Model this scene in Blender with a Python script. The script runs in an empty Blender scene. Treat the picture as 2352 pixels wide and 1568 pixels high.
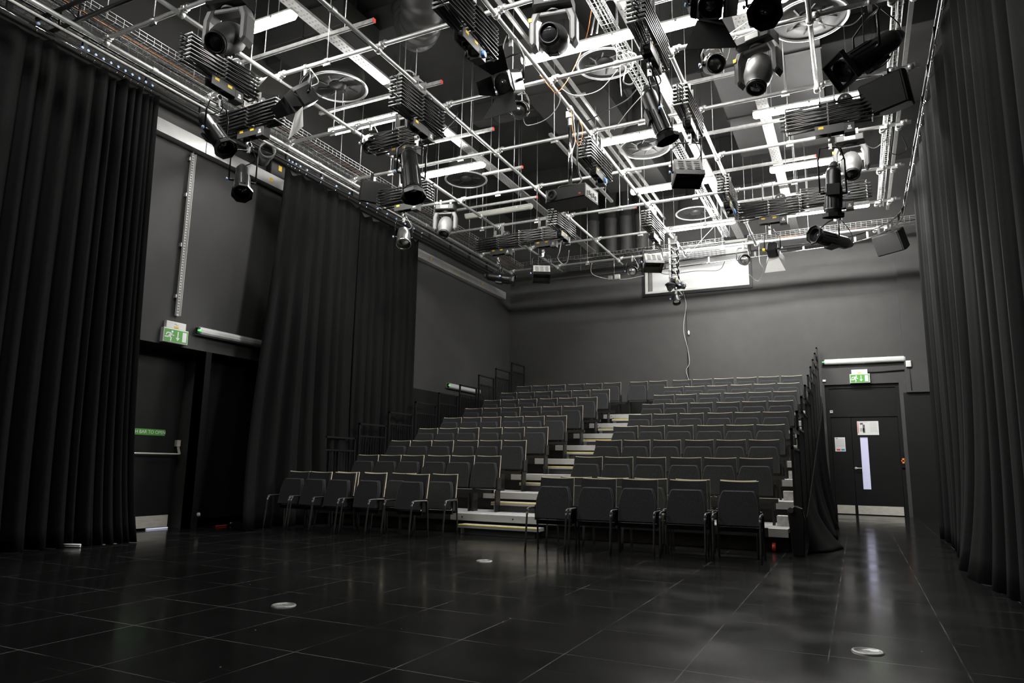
import bpy, math, random
from mathutils import Matrix, Vector, Euler
C = bpy.context.scene.collection
PI = math.pi
SC = bpy.context.scene

# ------------------------------------------------------------------ camera, world, exposure
cam = bpy.data.cameras.new('camera'); cam.sensor_width = 36.0; cam.sensor_fit = 'HORIZONTAL'
cam.lens = 1611.85 / 2352 * 36; cam.clip_start = 0.05; cam.clip_end = 100
camo = bpy.data.objects.new('camera', cam); C.objects.link(camo)
YAW, PITCH, ROLL = -0.453229, 0.174646, 0.014625
F_ = Vector((math.sin(YAW) * math.cos(PITCH), math.cos(YAW) * math.cos(PITCH), math.sin(PITCH)))
R_ = Vector((math.cos(YAW), -math.sin(YAW), 0)); U_ = R_.cross(F_)
R2 = R_ * math.cos(ROLL) + U_ * math.sin(ROLL); U2 = -R_ * math.sin(ROLL) + U_ * math.cos(ROLL)
M = Matrix.Identity(4)
for i in range(3):
    M[i][0] = R2[i]; M[i][1] = U2[i]; M[i][2] = -F_[i]
M.translation = Vector((0, 0, 0.95))
camo.matrix_world = M
SC.camera = camo
w = bpy.data.worlds.new('world'); SC.world = w; w.use_nodes = True
w.node_tree.nodes['Background'].inputs[0].default_value = (0.5, 0.5, 0.5, 1)
w.node_tree.nodes['Background'].inputs[1].default_value = 0.0
SC.view_settings.view_transform = 'Standard'; SC.view_settings.look = 'None'
SC.view_settings.exposure = 0.0; SC.view_settings.gamma = 1.0; SC.view_settings.use_curve_mapping = False
LAMP = 120.0            # brightness of the fluorescent tubes
try:
    SC.cycles.max_bounces = 8; SC.cycles.diffuse_bounces = 4; SC.cycles.glossy_bounces = 4
    SC.cycles.use_denoising = True
    SC.cycles.sample_clamp_indirect = 6.0
except Exception:
    pass

# ------------------------------------------------------------------ materials
MATS = {}
def mat(name, col, rough=0.5, metal=0.0, var=0.15, scale=8.0, bump=0.0, bscale=60.0, emit=None, spec=0.5, stretch=None, alpha=None, trans=0.0):
    m = bpy.data.materials.new(name); m.use_nodes = True
    nt = m.node_tree; b = nt.nodes['Principled BSDF']
    b.inputs['Roughness'].default_value = rough; b.inputs['Metallic'].default_value = metal
    b.inputs['Specular IOR Level'].default_value = spec
    tc = nt.nodes.new('ShaderNodeTexCoord')
    src = tc.outputs['Object']
    if stretch:
        mp = nt.nodes.new('ShaderNodeMapping'); mp.inputs['Scale'].default_value = stretch
        nt.links.new(src, mp.inputs[0]); src = mp.outputs[0]
    if var > 0:
        n = nt.nodes.new('ShaderNodeTexNoise'); n.inputs['Scale'].default_value = scale; n.inputs['Detail'].default_value = 4
        nt.links.new(src, n.inputs['Vector'])
        r = nt.nodes.new('ShaderNodeValToRGB')
        r.color_ramp.elements[0].position = 0.3; r.color_ramp.elements[1].position = 0.7
        r.color_ramp.elements[0].color = [c * (1 - var) for c in col] + [1]
        r.color_ramp.elements[1].color = [min(1, c * (1 + var)) for c in col] + [1]
        nt.links.new(n.outputs['Fac'], r.inputs[0]); nt.links.new(r.outputs[0], b.inputs['Base Color'])
    else:
        b.inputs['Base Color'].default_value = list(col) + [1]
    if bump > 0:
        n2 = nt.nodes.new('ShaderNodeTexNoise'); n2.inputs['Scale'].default_value = bscale; n2.inputs['Detail'].default_value = 3
        nt.links.new(src, n2.inputs['Vector'])
        bp = nt.nodes.new('ShaderNodeBump'); bp.inputs['Strength'].default_value = bump; bp.inputs['Distance'].default_value = 0.01
        nt.links.new(n2.outputs['Fac'], bp.inputs['Height']); nt.links.new(bp.outputs[0], b.inputs['Normal'])
    if emit:
        b.inputs['Emission Color'].default_value = list(emit[0]) + [1]; b.inputs['Emission Strength'].default_value = emit[1]
    if trans:
        b.inputs['Transmission Weight'].default_value = trans
    MATS[name] = m
    return m
mat('wall_black', (0.052, 0.052, 0.0508), 0.62, var=0.06, scale=3, bump=0.15, bscale=90, spec=0.3)
mat('dado_black', (0.011, 0.011, 0.011), 0.5, var=0.1, scale=3, spec=0.25)
mat('door_black', (0.0085, 0.0088, 0.0088), 0.5, var=0.12, scale=4, spec=0.22)
mat('ceiling_black', (0.045, 0.045, 0.045), 0.85, var=0.15, scale=2, spec=0.2)
mat('duct_black', (0.034, 0.034, 0.033), 0.6, var=0.15, scale=3, spec=0.3)
mat('curtain', (0.0088, 0.009, 0.009), 0.95, var=0.15, scale=40, bump=0.15, bscale=300, spec=0.06)
mat('fabric', (0.03, 0.0315, 0.032), 0.95, var=0.25, scale=90, bump=0.3, bscale=400, spec=0.15)
mat('piping', (0.07, 0.071, 0.071), 0.8, var=0.1, scale=60, spec=0.2)
mat('ply', (0.9, 0.78, 0.56), 0.4, var=0.08, scale=30, stretch=(1, 1, 12))
mat('ply_back', (0.30, 0.2, 0.11), 0.45, var=0.12, scale=20, stretch=(1, 1, 12))
mat('black_metal', (0.008, 0.008, 0.0084), 0.35, 0.0, var=0.1, scale=10, spec=0.5)
mat('black_plastic', (0.013, 0.013, 0.0133), 0.5, 0.0, var=0.1, scale=10, spec=0.4)
mat('grey_plastic', (0.04, 0.04, 0.04), 0.45, 0.0, var=0.1, scale=10, spec=0.5)
mat('mid_grey', (0.19, 0.19, 0.185), 0.45, 0.0, var=0.12, scale=10, spec=0.5)
mat('pale_grey', (0.42, 0.42, 0.40), 0.5, 0.0, var=0.08, scale=10, spec=0.4)
mat('steel', (0.72, 0.72, 0.71), 0.36, 0.7, var=0.1, scale=14)
mat('galv', (0.55, 0.55, 0.54), 0.42, 0.8, var=0.18, scale=20)
mat('chrome', (0.75, 0.75, 0.74), 0.12, 1.0, var=0.05, scale=6)
mat('alu', (0.42, 0.42, 0.415), 0.45, 0.3, var=0.12, scale=40, stretch=(0.3, 6, 6))
mat('deck', (0.3, 0.3, 0.3), 0.6, 0.0, var=0.12, scale=20, spec=0.3)
mat('brushed', (0.8, 0.77, 0.69), 0.35, 0.35, var=0.12, scale=9, stretch=(1, 1, 8))
mat('trunk_white', (0.66, 0.66, 0.65), 0.36, 0.55, var=0.06, scale=6)
mat('white', (0.78, 0.78, 0.76), 0.5, var=0.03, scale=6)
mat('offwhite', (0.62, 0.62, 0.60), 0.5, var=0.05, scale=6)
mat('blind', (0.6, 0.61, 0.61), 0.55, var=0.02, scale=3)
mat('yellow', (0.85, 0.55, 0.03), 0.5, var=0.08, scale=30)
mat('nosing_yellow', (0.78, 0.62, 0.10), 0.6, var=0.12, scale=40)
mat('orange', (0.85, 0.25, 0.06), 0.5, var=0.1, scale=20)
mat('red', (0.75, 0.07, 0.045), 0.5, var=0.1, scale=20)
mat('blue', (0.07, 0.22, 0.62), 0.4, var=0.08, scale=20)
mat('lightblue', (0.42, 0.58, 0.85), 0.4, var=0.08, scale=20)
mat('green_sign', (0.075, 0.30, 0.045), 0.5, var=0.04, scale=10)
mat('green_cap', (0.08, 0.6, 0.12), 0.4, var=0.05, scale=10, emit=((0.1, 1.0, 0.2), 0.8))
mat('sign_white', (0.74, 0.74, 0.76), 0.5, var=0.02, scale=10)
mat('paper', (0.72, 0.72, 0.71), 0.7, var=0.03, scale=30)
mat('ink', (0.12, 0.12, 0.12), 0.7, var=0.1, scale=30)
mat('ink_pale', (0.42, 0.42, 0.42), 0.7, var=0.05, scale=30)
mat('arm_grey', (0.11, 0.11, 0.108), 0.45, var=0.1, scale=10)
mat('diffuser_black', (0.014, 0.014, 0.014), 0.5, var=0.1, scale=10, spec=0.35)
mat('plate_grey', (0.2, 0.2, 0.195), 0.4, 0.3, var=0.15, scale=30)
mat('speaker_black', (0.009, 0.009, 0.009), 0.75, var=0.1, scale=20, spec=0.2)
mat('exit_green', (0.075, 0.30, 0.045), 0.5, var=0.04, scale=10, emit=((0.08, 0.36, 0.05), 0.15))
mat('exit_white', (0.74, 0.74, 0.76), 0.5, var=0.02, scale=10, emit=((0.8, 0.8, 0.82), 0.1))
mat('chair_metal', (0.04, 0.04, 0.04), 0.32, var=0.1, scale=10)
mat('foil', (0.66, 0.63, 0.57), 0.3, 0.8, var=0.1, scale=12, bump=0.6, bscale=25)
mat('lens', (0.02, 0.02, 0.022), 0.05, 0.0, var=0.05, scale=5, spec=0.9)
mat('reflector', (0.35, 0.35, 0.34), 0.18, 0.9, var=0.25, scale=20)
mat('cable_black', (0.012, 0.012, 0.012), 0.5, var=0.1, scale=20)
mat('cable_grey', (0.42, 0.42, 0.41), 0.5, var=0.1, scale=20)
mat('cable_orange', (0.8, 0.28, 0.08), 0.5, var=0.1, scale=20)
mat('tube_on', (0.9, 0.9, 0.9), 0.5, var=0.0, emit=((1.0, 0.985, 0.95), LAMP))
mat('tube_boosted', (0.9, 0.9, 0.9), 0.5, var=0.0, emit=((1.0, 0.985, 0.95), LAMP * 3.2))  # same tube with extra strength added to lift the back wall
mat('tube_off', (0.42, 0.42, 0.37), 0.35, var=0.05, scale=5)
mat('tube_idle', (0.62, 0.63, 0.62), 0.25, var=0.05, scale=5, stretch=(0.2, 12, 12))
mat('door_glass', (0.50, 0.50, 0.66), 0.2, var=0.02, scale=5, emit=((0.62, 0.62, 0.85), 0.42))
mat('gap_light', (0.8, 0.8, 0.9), 0.4, var=0.0, emit=((0.75, 0.8, 1.0), 0.6))
g = bpy.data.materials.new('pane_glass'); g.use_nodes = True; MATS['pane_glass'] = g
nt = g.node_tree; nt.nodes.clear()
o_ = nt.nodes.new('ShaderNodeOutputMaterial'); mx = nt.nodes.new('ShaderNodeMixShader'); tr = nt.nodes.new('ShaderNodeBsdfTransparent'); gl = nt.nodes.new('ShaderNodeBsdfGlossy')
gl.inputs['Roughness'].default_value = 0.03; fr = nt.nodes.new('ShaderNodeFresnel'); fr.inputs[0].default_value = 1.5
nt.links.new(fr.outputs[0], mx.inputs[0]); nt.links.new(tr.outputs[0], mx.inputs[1]); nt.links.new(gl.outputs[0], mx.inputs[2]); nt.links.new(mx.outputs[0], o_.inputs[0])

def floor_material():
    m = bpy.data.materials.new('floor_black'); m.use_nodes = True; MATS['floor_black'] = m
    nt = m.node_tree; N = nt.nodes; L = nt.links; b = N['Principled BSDF']
    tc = N.new('ShaderNodeTexCoord'); sp = N.new('ShaderNodeSeparateXYZ'); L.new(tc.outputs['Object'], sp.inputs[0])
    def math_(op, a, c=None):
        n = N.new('ShaderNodeMath'); n.operation = op
        for i, v in enumerate((a, c)):
            if v is None: continue
            if isinstance(v, (int, float)): n.inputs[i].default_value = v
            else: L.new(v, n.inputs[i])
        return n.outputs[0]
    def seam(o, off, per, wd):
        s = math_('SUBTRACT', o, off); s = math_('DIVIDE', s, per); s = math_('ADD', s, 0.5)
        s = math_('FRACT', s); s = math_('SUBTRACT', s, 0.5); s = math_('ABSOLUTE', s); s = math_('MULTIPLY', s, per)
        return math_('LESS_THAN', s, wd)
    sx = seam(sp.outputs['X'], -0.193, 0.61, 0.0034); sy = seam(sp.outputs['Y'], 4.84, 0.635, 0.0034)
    sm = math_('MAXIMUM', sx, sy)
    def noise(scale, st=(1, 1, 1), det=4, rot=0):
        mp = N.new('ShaderNodeMapping'); mp.inputs['Scale'].default_value = st; mp.inputs['Rotation'].default_value = (0, 0, rot)
        L.new(tc.outputs['Object'], mp.inputs[0])
        n = N.new('ShaderNodeTexNoise'); n.inputs['Scale'].default_value = scale; n.inputs['Detail'].default_value = det
        L.new(mp.outputs[0], n.inputs['Vector']); return n.outputs['Fac']
    def ramp(f, a, c, lo, hi):
        n = N.new('ShaderNodeMapRange'); n.inputs[1].default_value = a; n.inputs[2].default_value = c; n.inputs[3].default_value = lo; n.inputs[4].default_value = hi
        L.new(f, n.inputs[0]); return n.outputs[0]
    breakup = ramp(noise(2.2), 0.42, 0.62, 0.1, 1)
    seamv = math_('MULTIPLY', math_('MULTIPLY', sm, breakup), 0.11)
    scr = 0
    tot = None
    for rot, st, sc in ((0.5, (0.6, 26, 1), 2.5), (-0.7, (0.5, 30, 1), 3.1), (1.25, (0.45, 34, 1), 2.2)):
        f = ramp(noise(sc, st, 3, rot), 0.70, 0.76, 0, 0.05)
        tot = f if tot is None else math_('ADD', tot, f)
    tot = math_('MULTIPLY', tot, ramp(noise(0.9), 0.42, 0.65, 0, 1))
    smudge = ramp(noise(1.3, det=8), 0.35, 0.8, 0.0, 0.004)
    dots = N.new('ShaderNodeTexVoronoi'); dots.inputs['Scale'].default_value = 3.4; L.new(tc.outputs['Object'], dots.inputs['Vector'])
    dt = math_('MULTIPLY', math_('LESS_THAN', dots.outputs['Distance'], 0.018), 0.25)
    v = math_('ADD', math_('ADD', seamv, tot), math_('ADD', smudge, 0.006)); v = math_('ADD', v, dt)
    cm = N.new('ShaderNodeCombineColor'); 
    for i in range(3): L.new(v, cm.inputs[i])
    L.new(cm.outputs[0], b.inputs['Base Color'])
    L.new(ramp(noise(2.0, det=3), 0.35, 0.7, 0.13, 0.2), b.inputs['Roughness'])
    b.inputs['Specular IOR Level'].default_value = 0.4
    bp = N.new('ShaderNodeBump'); bp.inputs['Strength'].default_value = 0.35; bp.inputs['Distance'].default_value = 0.002; bp.invert = True
    L.new(sm, bp.inputs['Height']); L.new(bp.outputs[0], b.inputs['Normal'])
floor_material()

# ------------------------------------------------------------------ mesh helpers
def frame_from(d, up=(0, 0, 1)):
    z = Vector(d).normalized(); u = Vector(up)
    if abs(z.dot(u)) > 0.98: u = Vector((0, 1, 0))
    x = u.cross(z).normalized(); y = z.cross(x)
    m = Matrix.Identity(4)
    for i in range(3): m[i][0], m[i][1], m[i][2] = x[i], y[i], z[i]
    return m
def T(x, y, z): return Matrix.Translation(Vector((x, y, z)))
def RX(a): return Matrix.Rotation(a, 4, 'X')
def RY(a): return Matrix.Rotation(a, 4, 'Y')
def RZ(a): return Matrix.Rotation(a, 4, 'Z')
I4 = Matrix.Identity(4)
class MB:
    def __init__(s, m=None): s.v = []; s.f = []; s.sm = []; s.mi = []; s.M = m or I4; s.k = 0
    def add(s, vs, fs, smooth=False):
        n = len(s.v); s.v += [s.M @ Vector(v) for v in vs]
        for f in fs: s.f.append([i + n for i in f]); s.sm.append(smooth); s.mi.append(s.k)
        return s
    def box(s, x0, x1, y0, y1, z0, z1, c=0.0):
        if c > 0:
            return s.pillow([(x0, z0), (x1, z0), (x1, z1), (x0, z1)], y0, y1, c)
        vs = [(x, y, z) for z in (z0, z1) for y in (y0, y1) for x in (x0, x1)]
        return s.add(vs, [(0, 2, 3, 1), (4, 5, 7, 6), (0, 1, 5, 4), (2, 6, 7, 3), (0, 4, 6, 2), (1, 3, 7, 5)])
    def pillow(s, poly, y0, y1, c, smooth=False):
        # polygon in xz, extruded along y with chamfered rims
        n = len(poly); cx = sum(p[0] for p in poly) / n; cz = sum(p[1] for p in poly) / n
        area = sum(poly[i][0] * poly[(i + 1) % n][1] - poly[(i + 1) % n][0] * poly[i][1] for i in range(n))
        if area < 0: poly = poly[::-1]
        ins = []
        for i in range(n):
            a = Vector(poly[i - 1]); b = Vector(poly[i]); d = Vector(poly[(i + 1) % n])
            e1 = (b - a).normalized(); e2 = (d - b).normalized()
            n1 = Vector((-e1.y, e1.x)); n2 = Vector((-e2.y, e2.x)); q = (n1 + n2)
            k = 1 + n1.dot(n2)
            ins.append(b + q * (c / max(0.35, k)))
        rings = [[(p[0], y0, p[1]) for p in ins], [(p[0], y0 + c, p[1]) for p in poly], [(p[0], y1 - c, p[1]) for p in poly], [(p[0], y1, p[1]) for p in ins]]
        vs = sum(rings, []); fs = [list(range(n)), list(range(4 * n - 1, 3 * n - 1, -1))]
        for k in range(3):
            for i in range(n):
                j = (i + 1) % n
                fs.append((k * n + j, k * n + i, (k + 1) * n + i, (k + 1) * n + j))
        return s.add(vs, fs, smooth)
    def tube(s, pts, r, n=8, closed=False, caps=True):
        pts = [Vector(p) for p in pts]; m = len(pts); rings = []
        prev = None
        for i, p in enumerate(pts):
            if closed: t = pts[(i + 1) % m] - pts[i - 1]
            else: t = pts[min(i + 1, m - 1)] - pts[max(i - 1, 0)]
            t.normalize()
            if prev is None:
                a = Vector((0, 0, 1)) if abs(t.z) < 0.9 else Vector((1, 0, 0))
                x = t.cross(a).normalized()
            else:
                x = (prev - t * prev.dot(t))
                x = x.normalized() if x.length > 1e-6 else t.orthogonal().normalized()
            prev = x; y = t.cross(x)
            rr = r[i] if isinstance(r, (list, tuple)) else r
            rings.append([p + (x * math.cos(2 * PI * k / n) + y * math.sin(2 * PI * k / n)) * rr for k in range(n)])
        vs = sum(rings, []); fs = []
        for i in range(m if closed else m - 1):
            a = i * n; b = ((i + 1) % m) * n
            for k in range(n): fs.append((a + k, a + (k + 1) % n, b + (k + 1) % n, b + k))
        s.add(vs, fs, True)
        if caps and not closed:
            n0 = len(s.v) - len(vs)
            s.f.append([n0 + k for k in range(n)][::-1]); s.sm.append(False); s.mi.append(s.k)
            s.f.append([n0 + (m - 1) * n + k for k in range(n)]); s.sm.append(False); s.mi.append(s.k)
        return s
    def lathe(s, prof, n=20, m=None, smooth=True, cap=True):
        m = m or I4; vs = []; fs = []
        for r, z in prof:
            for k in range(n):
                a = 2 * PI * k / n; vs.append(m @ Vector((r * math.cos(a), r * math.sin(a), z)))
        for i in range(len(prof) - 1):
            for k in range(n):
                fs.append((i * n + k, i * n + (k + 1) % n, (i + 1) * n + (k + 1) % n, (i + 1) * n + k))
        s.add(vs, fs, smooth)
        if cap:
            L = len(prof)
            if prof[0][0] > 1e-5: s.add(vs[:n], [list(range(n))[::-1]])
            if prof[-1][0] > 1e-5: s.add(vs[(L - 1) * n:], [list(range(n))])
        return s
    def bar(s, a, b, w, h, up=(0, 0, 1)):
        a = Vector(a); b = Vector(b); m = frame_from(b - a, up); L = (b - a).length; old = s.M
        s.M = old @ T(*a) @ m; s.box(-w / 2, w / 2, -h / 2, h / 2, 0, L); s.M = old; return s
    def at(s, m):
        s.M = m; return s
    def build(s, name, mt, parent=None, loc=None):
        me = bpy.data.meshes.new(name); me.from_pydata([tuple(v) for v in s.v], [], s.f)
        ms = mt if isinstance(mt, (list, tuple)) else [mt]
        for q in ms: me.materials.append(MATS[q])
        for p, sm, k in zip(me.polygons, s.sm, s.mi): p.use_smooth = sm; p.material_index = k
        me.update()
        o = bpy.data.objects.new(name, me); C.objects.link(o)
        if parent: o.parent = parent
        if loc: o.location = loc
        return o
def tag(o, label=None, cat=None, group=None, kind=None):
    if label: o['label'] = label
    if cat: o['category'] = cat
    if group: o['group'] = group
    if kind: o['kind'] = kind
    return o
def thing(name, label, cat, loc=(0, 0, 0), rz=0, group=None):
    o = bpy.data.objects.new(name, None); C.objects.link(o); o.location = loc; o.rotation_euler = (0, 0, rz); o.empty_display_size = 0.1
    return tag(o, label, cat, group)
def struct(o): o['kind'] = 'structure'; return o
def dup(root, loc=None, rz=None, label=None, scale=None):
    r = root.copy(); C.objects.link(r)
    if loc is not None: r.location = loc
    if rz is not None: r.rotation_euler = (0, 0, rz)
    if label: r['label'] = label
    if scale: r.scale = scale
    for ch in list(root.children):
        c = ch.copy(); C.objects.link(c); c.parent = r
        for g_ in list(ch.children):
            d = g_.copy(); C.objects.link(d); d.parent = c
    return r
def smooth_path(pts, k=6):
    P = [Vector(p) for p in pts]; out = []
    Q = [P[0] * 2 - P[1]] + P + [P[-1] * 2 - P[-2]]
    for i in range(1, len(Q) - 2):
        for j in range(k):
            t = j / k; a, b, c, d = Q[i - 1], Q[i], Q[i + 1], Q[i + 2]
            out.append(0.5 * ((2 * b) + (c - a) * t + (2 * a - 5 * b + 4 * c - d) * t * t + (3 * b - a - 3 * c + d) * t ** 3))
    out.append(P[-1]); return out
ORD = ['first', 'second', 'third', 'fourth', 'fifth', 'sixth', 'seventh', 'eighth', 'ninth', 'tenth']
def text(body, size, name, mt, parent, m, ext=0.0008, align='CENTER', sx=1.0):
    cu = bpy.data.curves.new(name, 'FONT'); cu.body = body; cu.size = size; cu.extrude = ext; cu.align_x = align; cu.align_y = 'CENTER'
    cu.materials.append(MATS[mt]); o = bpy.data.objects.new(name, cu); C.objects.link(o)
    o.parent = parent; o.matrix_local = m @ Matrix.Diagonal((sx, 1, 1, 1)); return o

# ------------------------------------------------------------------ room shell
YB, XL, XR, ZC = 17.3, -8.5, 1.95, 7.9
def holed(mb, axis, a0, a1, z0, z1, d0, d1, holes):
    As = sorted({a0, a1} | {h[0] for h in holes} | {h[1] for h in holes}); Zs = sorted({z0, z1} | {h[2] for h in holes} | {h[3] for h in holes})
    for i in range(len(As) - 1):
        for j in range(len(Zs) - 1):
            ca, cz = (As[i] + As[i + 1]) / 2, (Zs[j] + Zs[j + 1]) / 2
            if any(h[0] < ca < h[1] and h[2] < cz < h[3] for h in holes): continue
            if axis == 'x': mb.box(As[i], As[i + 1], d0, d1, Zs[j], Zs[j + 1])
            else: mb.box(d0, d1, As[i], As[i + 1], Zs[j], Zs[j + 1])
    return mb
struct(MB().box(-9.4, 2.3, -3.7, 17.8, -0.12, 0).build('floor', 'floor_black'))
struct(MB().box(-9.4, 2.3, -3.7, 17.8, ZC, ZC + 0.12).build('ceiling', 'ceiling_black'))
WIN = (-4.62, -2.06, 5.33, 6.5)
struct(holed(MB(), 'x', -9.4, 2.3, 0, ZC, YB, YB + 0.3, [(-0.55, 0.93, 0, 2.84), WIN]).build('wall_back', 'wall_black'))
struct(holed(MB(), 'y', -3.5, YB, 0, ZC, XL - 0.6, XL, [(5.0, 7.2, 0, 2.53), (7.3, 8.7, 0, 2.53)]).build('wall_left', 'wall_black'))
struct(MB().box(XR, XR + 0.2, -3.5, YB, 0, ZC).build('wall_right', 'wall_black'))
struct(MB().box(-9.4, 2.3, -3.7, -3.5, 0, ZC).build('wall_front', 'wall_black'))
struct(MB().box(-8.49, -0.62, YB - 0.012, YB, 0, 2.58).build('trim_1', 'dado_black'))
struct(MB().box(XL, XL + 0.012, 8.7, YB - 0.02, 0, 2.56).build('trim_2', 'dado_black'))
struct(MB().box(1.06, XR, YB - 0.07, YB, 2.62, ZC).build('trim_3', 'wall_black'))
struct(MB().box(1.0, XR, YB - 0.012, YB, 0, 2.62).build('trim_4', 'dado_black'))
struct(MB().box(XL - 0.22, XL - 0.2, 7.3, 8.7, 0.12, 2.53).build('trim_5', 'door_black'))
struct(MB().box(XL - 0.2, XL + 0.005, 7.2, 7.3, 0, 2.53).build('trim_6', 'door_black'))

# window with a white blind behind its pane, high on the back wall
w1 = struct(bpy.data.objects.new('window_1', None)); C.objects.link(w1); w1.location = (-3.34, YB, 5.3)
x0, x1, z0, z1 = WIN[0] + 3.34, WIN[1] + 3.34, WIN[2] - 5.3, WIN[3] - 5.3
fr = MB()
for a, b, c, d in ((x0 - 0.07, x1 + 0.07, z0 - 0.08, z0), (x0 - 0.07, x1 + 0.07, z1, z1 + 0.08), (x0 - 0.07, x0, z0, z1), (x1, x1 + 0.07, z0, z1)):
    fr.box(a, b, -0.035, 0.02, c, d)
fr.build('window_frame', 'dado_black', w1)
f2 = MB()
for a, b, c, d in ((x0, x1, z0, z0 + 0.06), (x0, x1, z1 - 0.06, z1), (x0, x0 + 0.06, z0 + 0.06, z1 - 0.06), (x1 - 0.06, x1, z0 + 0.06, z1 - 0.06)):
    f2.box(a, b, -0.02, 0.06, c, d)
f2.build('sash', 'pale_grey', w1)
MB().box(x0 + 0.16, x1 - 0.06, 0.1, 0.11, z0 + 0.06, z1 - 0.06).build('blind', 'blind', w1)
MB().box(x0 + 0.06, x0 + 0.2, 0.12, 0.13, z0 + 0.06, z1 - 0.06).build('blind_gap', 'mid_grey', w1)
MB().box(x0 + 0.06, x1 - 0.06, 0.035, 0.041, z0 + 0.06, z1 - 0.06).build('pane', 'pane_glass', w1)

# ------------------------------------------------------------------ doors
d2 = struct(bpy.data.objects.new('door_2', None)); C.objects.link(d2); d2.location = (0, YB + 0.07, 0)
m = MB().box(-0.55, -0.47, -0.02, 0.06, 0, 2.84).box(0.86, 0.93, -0.02, 0.06, 0, 2.84).box(-0.47, 0.86, -0.02, 0.06, 2.76, 2.84).box(-0.47, 0.86, -0.02, 0.05, 2.12, 2.18)
m.build('door_frame', 'door_black', d2)
MB().box(-0.47, 0.86, 0.0, 0.05, 2.18, 2.76).build('overpanel', 'door_black', d2)
MB().box(-0.465, -0.062, 0.0, 0.05, 0.01, 2.115).build('side_leaf', 'door_black', d2)
lf = holed(MB(), 'x', -0.055, 0.855, 0.01, 2.115, 0, 0.05, [(0.1, 0.25, 0.55, 1.67)]).build('main_leaf', 'door_black', d2)
tag(MB().box(0.1, 0.25, 0.012, 0.03, 0.55, 1.67).build('vision_panel', 'door_glass', lf), 'narrow pale lilac vision panel')
tag(MB().box(-0.44, -0.09, -0.006, 0, 0.02, 0.2).build('kick_plate', 'brushed', d2), 'narrow brushed steel kick plate')
tag(MB().box(-0.03, 0.84, -0.006, 0, 0.02, 0.2).build('kick_plate', 'brushed', d2), 'wide brushed steel kick plate')
hm = MB().lathe([(0.026, 0), (0.026, 0.012)], 14, T(-0.02, 0, 1.0) @ RX(PI / 2)).tube([(-0.02, -0.01, 1.0), (-0.02, -0.05, 1.0), (-0.005, -0.058, 1.0), (0.11, -0.058, 1.0)], 0.0095, 8)
tag(hm.build('door_handle', 'brushed', d2), 'chrome lever handle')
b_ = MB().box(0.865, 0.925, -0.05, -0.02, 1.02, 1.32); b_.build('latch_keep', 'black_metal', d2)
tag(MB().box(0.86, 0.94, -0.06, -0.045, 1.15, 1.18).box(0.88, 0.92, -0.06, -0.045, 1.11, 1.22).build('hold_clip', 'orange', d2), 'orange clip on the door jamb')

d1 = struct(bpy.data.objects.new('door_1', None)); C.objects.link(d1); d1.location = (XL - 0.4, 6.2, 0)
MB().box(-0.06, 0.0, -1.2, 0.98, 0.0, 2.53).build('door_frame', 'door_black', d1)
MB().box(0.0, 0.04, -1.2, 0.93, 0.025, 2.42).build('leaf', 'door_black', d1)
tag(MB().box(0.04, 0.046, -0.3, 0.9, 0.03, 0.19).build('kick_plate', 'brushed', d1), 'brushed steel kick plate')
MB().box(0.0, 0.03, 0.6, 0.93, 0.004, 0.018).build('light_gap', 'gap_light', d1)
pb = MB().tube([(0.1, -0.5, 1.04), (0.1, 0.95, 1.04)], 0.012, 8).bar((0.1, 0.95, 1.04), (0.07, 0.93, 1.17), 0.018, 0.03).box(0.04, 0.09, 0.9, 0.96, 1.15, 1.24)
tag(pb.build('push_bar', 'brushed', d1), 'steel push bar with its end bracket')
ps = MB().box(0.041, 0.044, 0.14, 0.72, 1.292, 1.378).build('push_sign', 'green_sign', d1); tag(ps, 'green PUSH BAR TO OPEN strip')
text('PUSH BAR TO OPEN', 0.066, 'lettering', 'sign_white', ps, Matrix(((0, 0, 1, 0.0445), (1, 0, 0, 0.435), (0, 1, 0, 1.335), (0, 0, 0, 1))), 0.0006, 'CENTER', 0.98)

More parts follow.
